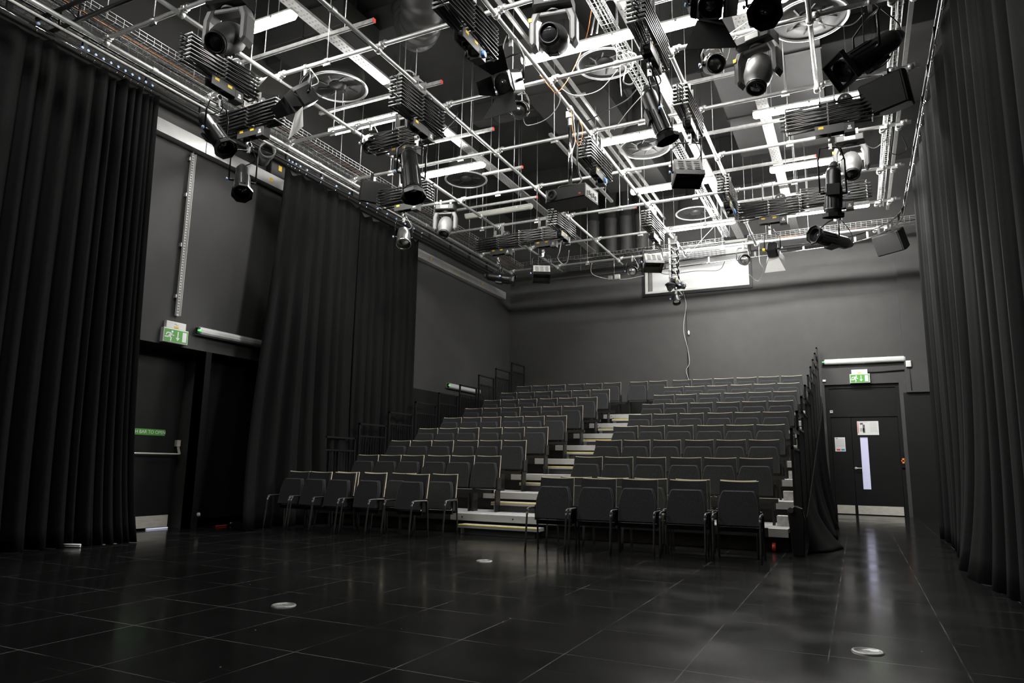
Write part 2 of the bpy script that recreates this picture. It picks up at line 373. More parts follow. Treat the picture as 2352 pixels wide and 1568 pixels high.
# ------------------------------------------------------------------ exit signs, wall lights, notices
def exit_sign(label, loc, rz):
    t = thing('exit_sign', label, 'sign', loc, rz, 'running man exit signs')
    MB().box(-0.2, 0.2, -0.07, 0.0, -0.1, 0.1, 0.006).build('case', 'white', t)
    MB().box(-0.16, 0.16, -0.06, 0.0, 0.1, 0.2, 0.006).build('gear_box', 'white', t)
    MB().box(-0.035, 0.035, -0.064, -0.0605, 0.112, 0.138).build('test_label', 'yellow', t)
    MB().box(-0.03, -0.005, -0.064, -0.0605, 0.165, 0.172).box(-0.01, 0.03, -0.064, -0.0605, 0.155, 0.158).build('maker_mark', 'ink_pale', t)
    f = MB().box(-0.185, 0.185, -0.074, -0.07, -0.085, 0.085).build('green_face', 'exit_green', t)
    p = MB()
    def poly(pts, y=-0.0765): 
        n = len(pts); p.add([(a, y, b) for a, b in pts] + [(a, -0.074, b) for a, b in pts], [list(range(n)), list(range(2 * n - 1, n - 1, -1))] + [(i, i + n, (i + 1) % n + n, (i + 1) % n) for i in range(n)])
    def limb(a, b, wd):
        a = Vector(a); b = Vector(b); d = (b - a).normalized(); q = Vector((-d.y, d.x)) * wd / 2
        poly([tuple(a - q), tuple(b - q), tuple(b + q), tuple(a + q)])
    poly([(-0.068 + 0.0165 * math.cos(k * PI / 5), 0.053 + 0.0165 * math.sin(k * PI / 5)) for k in range(10)])   # head
    limb((-0.082, 0.033), (-0.108, -0.016), 0.038)             # trunk
    limb((-0.088, 0.036), (-0.145, 0.03), 0.016); limb((-0.145, 0.034), (-0.165, 0.0), 0.015)
    limb((-0.078, 0.03), (-0.055, -0.002), 0.015); limb((-0.056, 0.0), (-0.032, 0.006), 0.014)
    limb((-0.112, -0.008), (-0.135, -0.026), 0.02); limb((-0.128, -0.026), (-0.18, -0.024), 0.017)
    limb((-0.104, -0.01), (-0.076, -0.04), 0.022); limb((-0.078, -0.034), (-0.086, -0.078), 0.018)
    limb((0.025, 0.065), (0.025, -0.03), 0.017); poly([(-0.008, -0.022), (0.058, -0.022), (0.025, -0.066)][::-1])
    poly([(0.1, -0.068), (0.165, -0.068), (0.165, 0.068), (0.1, 0.068)])
    p.build('pictogram', 'exit_white', t); return t
exit_sign('green running man exit sign over the push bar door', (XL + 0.0, 6.61, 2.655), PI / 2)
exit_sign('green running man exit sign over the door with the vision panel', (0.18, YB, 2.955), 0)

def batten(label, loc, rz=0, L=1.5, on=True, group='ceiling fluorescent battens', wall=False, mt=None, name='fluorescent_batten'):
    t = thing(name, label, 'light', loc, rz, group)
    MB().box(-L / 2, L / 2, -0.06, 0.06, 0.0, 0.035, 0.006).build('housing', 'pale_grey', t)
    pr = [(0.062, 0.0), (0.062, -0.025), (0.045, -0.055), (0.02, -0.068), (-0.02, -0.068), (-0.045, -0.055), (-0.062, -0.025), (-0.062, 0.0)]
    d = MB(); n = len(pr); Q = [(-L / 2 + 0.0, 0.75), (-L / 2 + 0.03, 1), (L / 2 - 0.03, 1), (L / 2, 0.75)]
    vs = [(x, y * s, z * s) for x, s in Q for y, z in pr]; fs = []
    for i in range(3):
        for k in range(n): fs.append((i * n + k, i * n + (k + 1) % n, (i + 1) * n + (k + 1) % n, (i + 1) * n + k))
    fs += [list(range(n))[::-1], [3 * n + k for k in range(n)]]
    d.add(vs, fs).build('diffuser', mt or ('tube_on' if on else 'tube_off'), t)
    c = MB()
    for i in range(3):
        x = -L / 2 + L * (0.2 + 0.3 * i)
        for y in (-0.066, 0.06): c.box(x - 0.015, x + 0.015, y, y + 0.006, -0.02, 0.02)
    c.build('clips', 'galv', t)
    return t
def wall_batten(label, loc, rz, L, capside=-1):
    t = batten(label, loc, rz, L, False, 'unlit wall battens over the doors', True, 'tube_idle', 'wall_batten')
    t.rotation_euler = Euler((-PI / 2, 0, rz), 'XYZ')
    MB().box(capside * L / 2 - 0.03, capside * L / 2 + 0.03, -0.05, 0.05, -0.05, 0.0, 0.006).build('end_cap', 'black_plastic', t)
    tag(MB().box(capside * (L / 2 + 0.01) - 0.022, capside * (L / 2 + 0.01) + 0.022, -0.012, 0.012, -0.075, -0.05).build('indicator', 'green_cap', t), 'green glowing indicator')
    return t
wall_batten('unlit fluorescent batten above the door with the vision panel', (0.28, YB - 0.035, 3.35), 0, 1.62)
wall_batten('unlit fluorescent batten beside the exit sign above the push bar door', (XL + 0.035, 7.75, 2.8), PI / 2, 1.55)
wall_batten('unlit fluorescent batten half hidden behind the dark guard rails', (XL + 0.035, 14.75, 2.76), PI / 2, 1.55)

def notice(label, x0, x1, z0, z1, y, lines, blocks):
    t = thing('notice', label, 'notice', ((x0 + x1) / 2, y, z0)); W = (x1 - x0) / 2; H = z1 - z0
    MB().box(-W, W, -0.003, 0, 0, H).build('sheet', 'paper', t)
    m = MB()
    for a, b, z in lines: m.box(-W + a * 2 * W, -W + b * 2 * W, -0.0042, -0.003, z * H, z * H + 0.006)
    m.build('print', 'ink_pale', t)
    for a, b, c, d, mt in blocks: MB().box(-W + a * 2 * W, -W + b * 2 * W, -0.0045, -0.003, c * H, d * H).build('print_block', mt, t)
YD = YB + 0.07
notice('large landscape notice taped above the vision panel', 0.06, 0.48, 1.72, 2.02, YD, [(0.6, 0.93, 0.88 - 0.08 * k) for k in range(9)] + [(0.15, 0.5, 0.9)], [(0.03, 0.06, 0.1, 0.95, 'red'), (0.12, 0.32, 0.25, 0.5, 'ink_pale'), (0.26, 0.36, 0.15, 0.75, 'ink'), (0.14, 0.28, 0.75, 0.88, 'ink')])
notice('small portrait notice with a red and blue footer on the narrow leaf', -0.41, -0.2, 1.36, 1.67, YD, [(0.1, 0.9, 0.83 - 0.07 * k) for k in range(8)], [(0.1, 0.3, 0.9, 0.94, 'ink'), (0.14, 0.5, 0.06, 0.18, 'red'), (0.58, 0.92, 0.06, 0.18, 'blue')])
t = thing('junction_box', 'small white junction box under the end of the door batten', 'box', (1.14, YB - 0.07, 3.23)); MB().box(-0.05, 0.05, -0.05, 0, -0.07, 0.07, 0.01).build('body', 'white', t); MB().box(-0.03, 0.03, -0.056, -0.05, -0.04, 0.04).build('lid', 'offwhite', t)
tag(MB().box(-0.58, -0.51, YB - 0.03, YB, 2.91, 2.96, 0.006).build('sensor', 'white'), 'small white sensor at the top corner of the door frame', 'sensor')
t = thing('door_contact', 'small white door contact on the panel over the narrow leaf', 'sensor', (-0.44, YB + 0.07, 2.24)); MB().box(-0.03, 0.03, -0.025, 0, -0.03, 0.03, 0.005).build('body', 'white', t); MB().box(-0.02, 0.02, -0.03, -0.025, 0.0, 0.02).build('window', 'ink', t)
tag(MB().tube([(0.33, YB - 0.02, 3.09), (1.06, YB - 0.02, 3.11)], 0.012, 8).tube([(1.15, YB - 0.08, 3.17), (1.16, YB - 0.08, 2.66)], 0.006, 6).build('conduit', 'black_plastic'), 'black conduit running from the exit sign to the junction box', 'conduit')

# wall rail, trunking
t = thing('cable_riser', 'pale perforated cable strip standing above the exit sign', 'cable tray', (XL, 6.62, 2.95))
MB().box(0.03, 0.045, -0.035, 0.035, 0, 2.42).box(0.045, 0.07, -0.035, -0.03, 0, 2.42).box(0.045, 0.07, 0.03, 0.035, 0, 2.42).build('channel', 'offwhite', t)
h = MB()
for k in range(60): h.box(0.0452, 0.0465, -0.012, 0.012, 0.03 + 0.04 * k, 0.05 + 0.04 * k)
h.build('slots', 'ink', t)
for z in (0.25, 1.0, 1.75, 2.3): MB().box(0, 0.05, -0.06, -0.035, z, z + 0.05).build('bracket', 'galv', t)
MB().tube([(0.04, 0, 2.42), (0.04, 0, 2.6)], 0.012, 8).build('conduit_stub', 'mid_grey', t)
t = thing('wall_trunking', 'long white metal trunking high on the wall behind the curtains', 'trunking', (XL, 0, 5.52))
for a, b in ((2.0, 6.75), (6.75, 11.0), (11.0, 13.9), (13.9, 16.75)): MB().box(0, 0.14, a + 0.003, b - 0.003, -0.1, 0.09, 0.004).build('trunking_length', 'trunk_white', t)
for y, z in ((7.0, -0.005), (8.05, -0.02), (12.95, 0.0), (14.2, 0.0), (15.4, 0.0)): tag(MB().box(0.14, 0.1425, y - 0.03, y + 0.03, z - 0.025, z + 0.04).build('warning_sticker', 'yellow', t), 'small yellow warning sticker')
t = thing('wall_box', 'dark box with a yellow sticker above the white trunking', 'box', (XL, 8.35, 5.62)); MB().box(0, 0.12, -0.3, 0.3, 0.0, 0.45, 0.01).build('body', 'wall_black', t); tag(MB().box(0.12, 0.1225, -0.14, -0.07, 0.12, 0.21).build('warning_sticker', 'yellow', t), 'yellow warning sticker')
t = thing('vent_pipe', 'grey round vent pipe sticking out above the white trunking', 'pipe', (-8.05, 7.6, 5.72))
pm = frame_from((0.75, -0.62, -0.2))
MB(pm).lathe([(0.1, -0.6), (0.1, 0.0), (0.125, 0.02), (0.125, 0.27), (0.1, 0.28), (0.1, 0.04)], 22, cap=False).build('pipe', 'mid_grey', t)
MB(pm).lathe([(0.1, 0.05), (0.001, 0.05)], 22, cap=False).build('bore', 'ink', t)

# ------------------------------------------------------------------ curtains and tracks
def curtain(name, label, path, zt, zb, nf, amp, seed, sag=0.1, hooks=8, flare=0.1, inward=1, cat='curtain', mt='curtain', s0=0.0, s1=0.0, flare_u=None):
    # path: function u -> (x, y, nx, ny) in plan; folds along the normal
    rnd = random.Random(seed); nu, nz = nf * 9, 26
    ph = [rnd.uniform(-0.9, 0.9) for _ in range(nf + 2)]; am = [rnd.uniform(0.55, 1.25) for _ in range(nf + 2)]
    def fold(u, z):
        u = u + 0.012 * math.sin(23 * u + seed) + 0.008 * math.sin(51 * u + 2 * seed); q = max(0.0, u * nf); i = min(int(q), nf); f = q - i; p = ph[i] * (1 - f) + ph[min(i + 1, nf + 1)] * f; a = am[i] * (1 - f) + am[min(i + 1, nf + 1)] * f
        return a * (math.sin(2 * PI * q + p) + 0.35 * math.sin(4 * PI * q + 2 * p + 1.5 * z))
    vs, fs = [], []
    for j in range(nz + 1):
        t_ = j / nz
        for i in range(nu + 1):
            u = i / nu; x, y, nx, ny = path(u)
            hk = (u * hooks) % 1.0
            top = zt - sag * 4 * hk * (1 - hk) * (0.6 + 0.4 * math.sin(7 * u + seed))
            z = top + (zb - top) * t_
            k = amp * (0.55 + 0.6 * t_) * fold(u, t_) + inward * flare * (flare_u(u) if flare_u else 1) * t_ ** 6 * (1 + 0.5 * math.sin(11 * u + seed))
            y += (s0 * (1 - u) ** 3 + s1 * u ** 3) * t_ ** 1.3
            vs.append((x + nx * k, y + ny * k, max(z, 0.004)))
    for j in range(nz):
        for i in range(nu):
            a = j * (nu + 1) + i; fs.append((a, a + 1, a + nu + 2, a + nu + 1))
    b = MB().add(vs, fs, True); o = b.build(name, mt)
    s = o.modifiers.new('cloth', 'SOLIDIFY'); s.thickness = 0.006
    return tag(o, label, cat)
def line(x0, y0, x1, y1, dens=None):
    L = math.hypot(x1 - x0, y1 - y0); nx, ny = (y1 - y0) / L, -(x1 - x0) / L
    def f(u):
        v = dens(u) if dens else u
        return x0 + (x1 - x0) * v, y0 + (y1 - y0) * v, nx, ny
    return f
XT = -7.92; ZT = 5.62
cs = []
def dens1(u): return u * 1.173 if u < 0.75 else 0.88 + (u - 0.75) * 0.48
cs.append(curtain('stage_curtain', 'wide black curtain nearest the camera beside the push bar door', line(XT, 0.2, XT, 5.57, dens1), ZT, 0.0, 27, 0.085, 3, 0.09, 11, 0.14, s1=0.16))
cs.append(curtain('stage_curtain', 'black curtain gathered between the push bar door and the loose chairs', line(XT, 7.9, XT, 9.84), ZT, 0.0, 7, 0.075, 8, 0.1, 5, 0.16, s0=-0.55))
cs.append(curtain('stage_curtain', 'black curtain hanging alongside the lower raised rows', line(XT - 0.13, 9.95, XT - 0.11, 11.9), ZT - 0.02, 0.0, 8, 0.065, 13, 0.08, 6, 0.05))
cs.append(curtain('stage_curtain', 'black curtain hanging opposite, at the door side of the room', line(1.12, 12.2, 1.06, -0.5), 5.52, 0.0, 24, 0.07, 21, 0.05, 20, 0.32, flare_u=lambda u: 0.08 + 0.95 * math.exp(-((u - 0.29) / 0.09) ** 2)))
for o, ys, x in ((cs[0], [0.55 + 0.5 * k for k in range(9)] + [4.62 + 0.095 * k for k in range(10)], XT), (cs[1], [7.94, 8.02, 8.1, 8.2, 8.36, 8.72, 9.1, 9.46, 9.78], XT), (cs[2], [9.98 + 0.31 * k for k in range(7)], XT)):
    for y in ys:
        tag(MB(T(x, y, ZT)).lathe([(0.016, -0.01), (0.016, 0.01)], 10, T(0.02, 0, 0.1) @ RY(PI / 2)).build('runner', 'lightblue', o), 'pale blue runner wheel')
        MB(T(x, y, ZT)).tube([(0, 0, 0.07), (0.012, 0, 0.035), (0, 0, 0.0), (-0.01, 0, 0.03)], 0.005, 5).build('hook', 'chrome', o)
for k in range(22):
    MB(T(1.06, 4.5 + 0.34 * k, 5.5)).tube([(0, 0, 0.07), (0.012, 0, 0.035), (0, 0, 0.0), (-0.01, 0, 0.03)], 0.007, 5).build('hook', 'chrome', cs[3])
def track(name, label, pts, up=0.17, shiny=None, rung=0.75):
    t = thing(name, label, 'curtain track', pts[0]); o = Vector(pts[0]); P = [Vector(p) - o for p in pts]
    MB().tube(P, 0.013, 8).build('lower_tube', shiny or 'black_metal', t)
    MB().tube([p + Vector((0, 0, up)) for p in P], 0.013, 8).build('upper_tube', 'black_metal', t)
    acc = 0; m = MB()
    for a, b in zip(P, P[1:]):
        L = (b - a).length; n = max(1, int(L / rung)); 
        for k in range(n):
            q = a.lerp(b, (k + 0.5) / n) if L > 0.3 else a
            m.box(q.x - 0.02, q.x + 0.02, q.y - 0.025, q.y + 0.025, q.z, q.z + up)
    m.build('spacers', 'black_metal', t)['kind'] = 'stuff'; return t
track('curtain_track', 'black double curtain track along the wall with the push bar door', [(XT, 0, ZT + 0.08), (XT, 5.0, ZT + 0.08), (XT, 10.0, ZT + 0.08), (XT, 15.2, ZT + 0.08)])
tag(MB().tube([(XT + 0.02, 1.4, ZT + 0.05), (XT + 0.02, 3.0, ZT + 0.05)], 0.014, 8).tube([(XT + 0.02, 3.12, ZT + 0.05), (XT + 0.02, 3.95, ZT + 0.05)], 0.014, 8).tube([(XT + 0.02, 4.02, ZT + 0.05), (XT + 0.02, 4.6, ZT + 0.05)], 0.014, 8).build('track_rod', 'chrome'), 'bright metal rods on the track above the nearest curtain', 'rod')
arc = [(1.06, 14.4 - 0.4, 5.56)] + [(1.06 - 1.3 + 1.3 * math.cos(a * PI / 16), 14.0 + 1.6 * math.sin(a * PI / 16), 5.56) for a in range(1, 9)]
track('curtain_track', 'shiny curtain track above the curtain on the door side', [(1.06, -0.5, 5.56), (1.06, 3, 5.56), (1.06, 7, 5.56), (1.06, 11, 5.56)] + arc + [(-2.2, 15.6, 5.5), (-4.2, 15.6, 5.45)], 0.14, 'chrome')

# ------------------------------------------------------------------ tiered seating
DY, DZ, Y0, ROWS = 0.987, 0.27, 8.94, 8
XA0, XA1 = -7.82, -0.76
for i in range(ROWS):
    y, z = Y0 + DY * i, DZ * (i + 1)
    t = thing('seating_tier', f'grey edged {ORD[i]} tier of the raked seating, counted from the floor', 'seating tier', (0, y, 0), group='tiers of the raked seating')
    MB().box(XA0, XA1, 0.02, DY + 0.03, z - 0.05, z).build('deck', 'deck', t)
    MB().box(-5.3, -3.62, 0, 0.02, z - 0.1, z + 0.001, 0.004).build('fascia', 'alu', t)
    MB().box(XA0, -5.3, 0, 0.02, z - 0.1, z + 0.001).build('dark_fascia', 'black_plastic', t); MB().box(-3.62, -0.98, 0, 0.02, z - 0.1, z + 0.001).build('dark_fascia', 'black_plastic', t)
    MB().box(-0.98, XA1, -0.01, 0.02, z - 0.1, z + 0.001, 0.004).build('end_fascia', 'alu', t)
    MB().box(XA0 + 0.02, XA1 - 0.02, 0.09, 0.11, z - DZ + 0.004, z - 0.06).build('riser', 'black_plastic', t)
    for x in (-5.1, -4.3): MB(T(x, 0, z - 0.05)).lathe([(0.014, -0.002), (0.011, 0.006)], 10, RX(PI / 2)).build('bolt', 'chrome', t)
    for x0, x1 in ((-7.7, -4.86), (-3.72, -0.9)):
        MB().box(x0 - 0.01 * i, x1, 0.43, 0.5, z + 0.27, z + 0.32).build('seat_beam', 'black_metal', t)
    MB().box(XA1 - 0.16, XA1 - 0.01, 0.4, 0.58, z, z + 0.12).build('side_foot', 'galv', t)
# back landing behind the top tier
MB_ = MB().box(XA0, XA1, 0, 0.42, -0.05, 0).build('seating_landing', 'deck', None, (0, Y0 + DY * ROWS + 0.04, DZ * ROWS)); tag(MB_, 'narrow grey landing behind the top tier of seats', 'landing')
for i in range(ROWS):
    y, z = Y0 + DY * i, DZ * (i + 0.5)
    xa, xb = (-5.04, -3.83) if i == 0 else (-4.98, -3.78)
    t = thing('aisle_step', f'{ORD[i]} intermediate aisle step up from the floor, with a yellow nosing', 'step', ((xa + xb) / 2, y, 0), group='intermediate aisle steps'); W = (xb - xa) / 2
    f = -0.35 if i else -0.24
    MB().box(-W, W, f, 0.0, z - 0.045, z, 0.005).build('tread', 'alu', t)
    tag(MB().box(-W + 0.01, W - 0.01, f - 0.002, f + 0.03, z - 0.01, z + 0.003).build('nosing', 'nosing_yellow', t), 'yellow nosing strip')
    MB().box(-W + 0.09, W - 0.05, f + 0.04, 0.0, DZ * i + 0.002, z - 0.045).build('riser', 'grey_plastic', t)
    MB().box(-W + 0.0, -W + 0.07, f + 0.1, -0.02, DZ * i + 0.002, z - 0.045).build('side_plate', 'alu', t)
    if i: 
        b = MB().tube([(-W - 0.06, -0.1, DZ * i + 0.02), (-W - 0.06, -0.1, DZ * i + 0.12), (-W - 0.06, -0.06, DZ * i + 0.17), (-W - 0.06, 0.0, DZ * i + 0.17), (-W - 0.06, 0.03, DZ * i + 0.12), (-W - 0.06, 0.03, DZ * i + 0.02)], 0.013, 8)
        b.build('hand_loop', 'black_metal', t)

# ------------------------------------------------------------------ seats
def curved_panel(mb, wb, wt, z0, z1, yo, th, curve=0.03, dip=0.0, nx=8, nz=6, slope=0.16):
    vs, fs = [], []
    for s in (0, 1):
        for j in range(nz + 1):
            t_ = j / nz; wd = wb + (wt - wb) * t_
            for i in range(nx + 1):
                q = 2 * i / nx - 1; x = q * wd / 2; zz = z0 + (z1 - z0) * t_ - dip * (1 - q * q) * t_
                y = (zz - 0.82) * slope + yo + curve * (1 - q * q) + s * th
                vs.append((x, y, zz))
    n1 = (nx + 1) * (nz + 1)
    for j in range(nz):
        for i in range(nx):
            a = j * (nx + 1) + i; fs += [(a, a + 1, a + nx + 2, a + nx + 1), (n1 + a + 1, n1 + a, n1 + a + nx + 1, n1 + a + nx + 2)]
    per = [i for i in range(nx + 1)] + [j * (nx + 1) + nx for j in range(1, nz + 1)] + [nz * (nx + 1) + i for i in range(nx - 1, -1, -1)] + [j * (nx + 1) for j in range(nz - 1, 0, -1)]
    for k in range(len(per)):
        a, b = per[k], per[(k + 1) % len(per)]; fs.append((b, a, a + n1, b + n1))
    return mb.add(vs, fs)
def make_seat(name, label, group, loose):
    t = thing(name, label, 'seat' if not loose else 'chair', group=group)
    sh = curved_panel(MB(), 0.418, 0.400, 0.40, 0.822, 0.0, 0.015, 0.022, 0.008)
    tag(sh.build('back_shell', 'ply', t), 'pale plywood back shell with a bright edge')
    curved_panel(MB(), 0.424, 0.404, 0.36, 0.814, -0.034, 0.032, 0.02, 0.008).build('backrest', 'fabric', t)
    sl = 0.2; poly = [(-0.2, 0.345), (0.2, 0.345), (0.213, 0.36), (0.213, 0.56), (0.2, 0.62), (0.18, 0.69), (0.165, 0.712), (0.15, 0.718), (-0.15, 0.718), (-0.165, 0.712), (-0.18, 0.69), (-0.2, 0.62), (-0.213, 0.56), (-0.213, 0.36)]
    b = MB(Matrix(((1, 0, 0, 0), (0, 1, sl, -0.085 - 0.82 * sl + 0.01), (0, 0, 1, 0), (0, 0, 0, 1)))); b.pillow(poly, -0.042, 0.022, 0.013)
    s_ = b.build('seat', 'fabric', t)
    e = MB(b.M); P = [(x * 0.955, -0.0405, 0.345 + (z - 0.345) * 0.972) for x, z in poly[2:12]] + [(poly[12][0] * 0.955, -0.0405, poly[12][1]), (poly[13][0] * 0.955, -0.0405, 0.36)]
    e.tube(P, 0.0032, 4, caps=False).build('piping', 'piping', s_)
    for sx in (-1, 1):
        MB().box(sx * 0.225 - 0.006, sx * 0.225 + 0.006, -0.16, -0.03, 0.33, 0.5, 0.003).build('hinge_plate', 'black_metal', t)
    if loose:
        MB().box(-0.215, 0.215, -0.15, -0.12, 0.285, 0.335, 0.004).build('front_rail', 'black_metal', t)
        MB().box(-0.22, 0.22, -0.1, -0.03, 0.30, 0.33).build('seat_pan', 'black_metal', t)
        for sx in (-1, 1):
            x = sx * 0.236
            P = smooth_path([(x, -0.42, 0.0), (x, -0.375, 0.42), (x, -0.362, 0.455), (x, -0.33, 0.472), (x, -0.1, 0.472), (x, -0.075, 0.462), (x, -0.065, 0.43), (x, -0.03, 0.0)], 4)
            fr = MB().tube(P, 0.0115, 8).build('side_frame', 'chair_metal', t)
            MB().lathe([(0.014, 0), (0.014, 0.012)], 8, T(x, -0.42, 0)).lathe([(0.014, 0), (0.014, 0.012)], 8, T(x, -0.03, 0)).build('rubber_foot', 'black_plastic', fr)
            tag(MB().tube([(x, -0.377, 0.405), (x, -0.3745, 0.425), (x, -0.366, 0.449), (x, -0.352, 0.463)], 0.0125, 8).build('bend_highlight', 'steel', fr), 'painted highlight on the bend')  # highlight on the frame bend, set in as a bright steel sleeve
    else:
        for sx in (-1, 1):
            MB().box(sx * 0.19 - 0.012, sx * 0.19 + 0.012, -0.14, 0.0, 0.0, 0.31, 0.003).build('bracket', 'black_metal', t)
    return t
ts = make_seat('tip_up_seat', '', None, False)
LX = [-5.005, -5.455, -5.895, -6.37, -6.805, -7.25]; RX_ = [-3.41, -2.97, -2.515, -2.045, -1.60, -1.155]
used = [False]
def put(x, y, z, lab, grp, sc):
    o = ts if not used[0] else dup(ts)
    used[0] = True; o.location = (x, y, z); o.scale = (sc, 1, 1); o['label'] = lab; o['group'] = grp
for i in range(ROWS):
    k = 1 + 0.009 * i
    for side, XS in (('curtain side', LX), ('door side', RX_)):
        for j, x in enumerate(XS):
            put(-0.95 + (x + 0.95) * k, 9.541 + DY * i, DZ * (i + 1), f'charcoal tip-up seat, {ORD[j]} from the aisle on the {ORD[i]} tier up, {side} block', 'tip-up seats on the raked tiers', k)
for j, x in enumerate((-4.6, -4.13)):
    put(x, 9.541 + DY * 7, DZ * 8, ['charcoal tip-up seat closing the top of the aisle, on its curtain side', 'charcoal tip-up seat closing the top of the aisle, on its door side'][j], 'tip-up seats on the raked tiers', 1.06)
lc = make_seat('loose_chair', '', 'loose chairs on the floor', True); first = [True]
def loose(x, y, rz, lab):
    o = lc if first[0] else dup(lc); first[0] = False
    o.location = (x, y, 0); o.rotation_euler = (0, 0, rz); o['label'] = lab
for j, (x, y) in enumerate(((-3.195, 7.86), (-2.705, 7.93), (-2.24, 8.0), (-1.71, 8.06), (-1.17, 8.13))):
    loose(x, y, [0.03, 0.04, 0.03, 0.02, 0.02][j], f'loose black chair in the front row, {ORD[j]} from the steps on the door side')
for j, (x, y) in enumerate(((-5.36, 8.15), (-6.04, 8.13), (-6.53, 8.09), (-7.02, 8.15), (-7.47, 8.2))):
    loose(x, y, [-0.12, -0.1, -0.08, -0.06, -0.05][j], f'loose black chair in the front row, {ORD[j]} from the steps on the curtain side')
for j, x in enumerate((-3.23, -2.75, -2.27, -1.765, -1.245)):
    loose(x, 8.57, 0, f'black chair right behind the front loose row, {ORD[j]} from the steps, door side')
for j, x in enumerate((-5.18, -5.87, -6.37, -6.87)):
    loose(x, 8.57, 0, f'black chair right behind the front loose row, {ORD[j]} from the steps, curtain side')

# ------------------------------------------------------------------ guard rails and the skirt beside the seating
def guard(label, x, y0, y1, zb, zt, grp, bars=9):
    t = thing('guard_rail', label, 'guard rail', (x, y0, 0), group=grp); L = y1 - y0
    MB().box(-0.016, 0.016, 0, 0.032, zb, zt).build('post', 'black_metal', t)
    MB().box(-0.016, 0.016, L - 0.032, L, zb, zt).build('post', 'black_metal', t)
    MB().box(-0.016, 0.016, 0, L, zt - 0.03, zt).build('top_rail', 'black_metal', t)
    MB().box(-0.012, 0.012, 0, L, zt - 0.24, zt - 0.215).build('mid_rail', 'black_metal', t)
    m = MB()
    for k in range(bars):
        y = 0.06 + (L - 0.12) * k / (bars - 1); m.box(-0.007, 0.007, y - 0.007, y + 0.007, zb, zt - 0.22)
    m.build('balusters', 'black_metal', t); return t
for i in range(9):
    y = 8.72 + 1.03 * i
    g_ = guard(f'black guard rail on the door side, {ORD[i]} panel up the raked seating', -0.655, y, min(y + 1.05, 17.2), max(0.06, 0.28 * i - 0.1), 1.42 + 0.28 * i, 'guard rails on the door side', 10)
    if i in (0, 1): MB().bar((-0.02, 0.05, 1.42 + 0.28 * i - 0.04), (-0.02, 0.62, 1.42 + 0.28 * i - 0.04), 0.02, 0.035).build('tape_strip', ['sign_white', 'white'][i], g_)
for i in range(9):
    y = 9.14 + 0.87 * i
    guard(f'dark guard rail beside the curtains, {ORD[i]} panel up the raked seating', -7.85, y, y + 0.79, max(0.1, 0.265 * i + 0.2), 1.385 + 0.265 * i + (0.06 if i > 5 else 0), 'guard rails on the curtain side', 10)
t = thing('guard_bracket', 'black rounded foot at the front end of the door side guard rail', 'bracket', (-0.68, 8.72, 0.0))
MB().pillow([(-0.02, 0.0), (0.1, 0.0), (0.12, 0.4), (0.1, 0.52), (0.02, 0.55), (-0.06, 0.5)], -0.06, 0.02, 0.01).build('plate', 'black_metal', t)
MB().lathe([(0.03, 0), (0.03, 0.03)], 12, T(-0.02, -0.06, 0.5) @ RX(PI / 2)).build('knob', 'chrome', t)
def sk(u):
    y = 8.95 + 6.9 * u
    return -0.60, y, 1, -0.04
def skirt():
    rnd = random.Random(5); nu, nz = 120, 14; vs, fs = [], []
    ph = [rnd.uniform(0, 6.28) for _ in range(4)]
    for j in range(nz + 1):
        t_ = j / nz
        for i in range(nu + 1):
            u = i / nu; y = 8.95 + 6.9 * u; top = 0.35 + 0.275 * (y - 8.72)
            fl = 0.05 + 0.34 * t_ ** 1.6 * (1 - 0.75 * u)
            k = fl * (0.55 + 0.45 * math.sin(26 * u + ph[0] + t_) * t_) + 0.025 * t_ * math.sin(71 * u + ph[1])
            vs.append((-0.585 + max(0.0, k), y + 0.12 * t_ * math.sin(17 * u + ph[2]), max(0.004, top * (1 - t_))))
    for j in range(nz):
        for i in range(nu):
            a = j * (nu + 1) + i; fs.append((a, a + 1, a + nu + 2, a + nu + 1))
    o = MB().add(vs, fs, True).build('cloth_skirt', 'curtain'); s = o.modifiers.new('cloth', 'SOLIDIFY'); s.thickness = 0.006
    tag(o, 'black cloth skirt draped from the door side guard rails to the floor', 'cloth')
skirt()
for n_, (x, y) in enumerate(((-3.28, 9.2), (-0.93, 9.0))):
    t = thing('castor', ['red castor under the seating beside the aisle steps', 'red castor under the door side end of the seating'][n_], 'castor', (x, y, 0.055), group='red castors under the seating')
    MB(RY(PI / 2)).lathe([(0.05, -0.02), (0.055, -0.012), (0.055, 0.012), (0.05, 0.02)], 18).build('wheel', 'red', t)
    MB().box(-0.03, 0.03, -0.02, 0.02, 0.05, 0.12).build('fork', 'black_metal', t)

# ------------------------------------------------------------------ small things on the floor
for (x, y), lab in (((-3.53, 3.8), 'round metal floor plate in the middle of the bare floor'), ((-3.43, 6.48), 'round metal floor plate just in front of the aisle steps'), ((-0.01, 4.4), 'round metal floor plate nearest the door side curtain')):
    t = thing('floor_plate', lab, 'floor plate', (x, y, 0), group='round metal floor plates')
    MB().lathe([(0.082, 0), (0.078, 0.006), (0.068, 0.008), (0.066, 0.005), (0.001, 0.005)], 32, cap=False).build('plate', 'plate_grey', t)
    MB().box(-0.012, 0.012, -0.002, 0.002, 0.005, 0.0065).build('slot', 'ink', t)
tag(MB().tube(smooth_path([(-8.16, 4.83, 0.012), (-8.13, 4.86, 0.05), (-8.05, 4.93, 0.055), (-7.9, 5.03, 0.055)], 5), 0.012, 8).build('bent_tube', 'white'), 'white bent tube end poking out under the nearest curtain', 'tube')
tag(MB().tube([(-7.83, 5.0, 0.03), (-7.66, 5.08, 0.03)], 0.012, 8).tube([(-7.83, 5.0, 0.012), (-7.66, 5.08, 0.012)], 0.008, 8).build('tube_foot', 'white'), 'white tube foot on the floor at the curtain hem', 'tube')
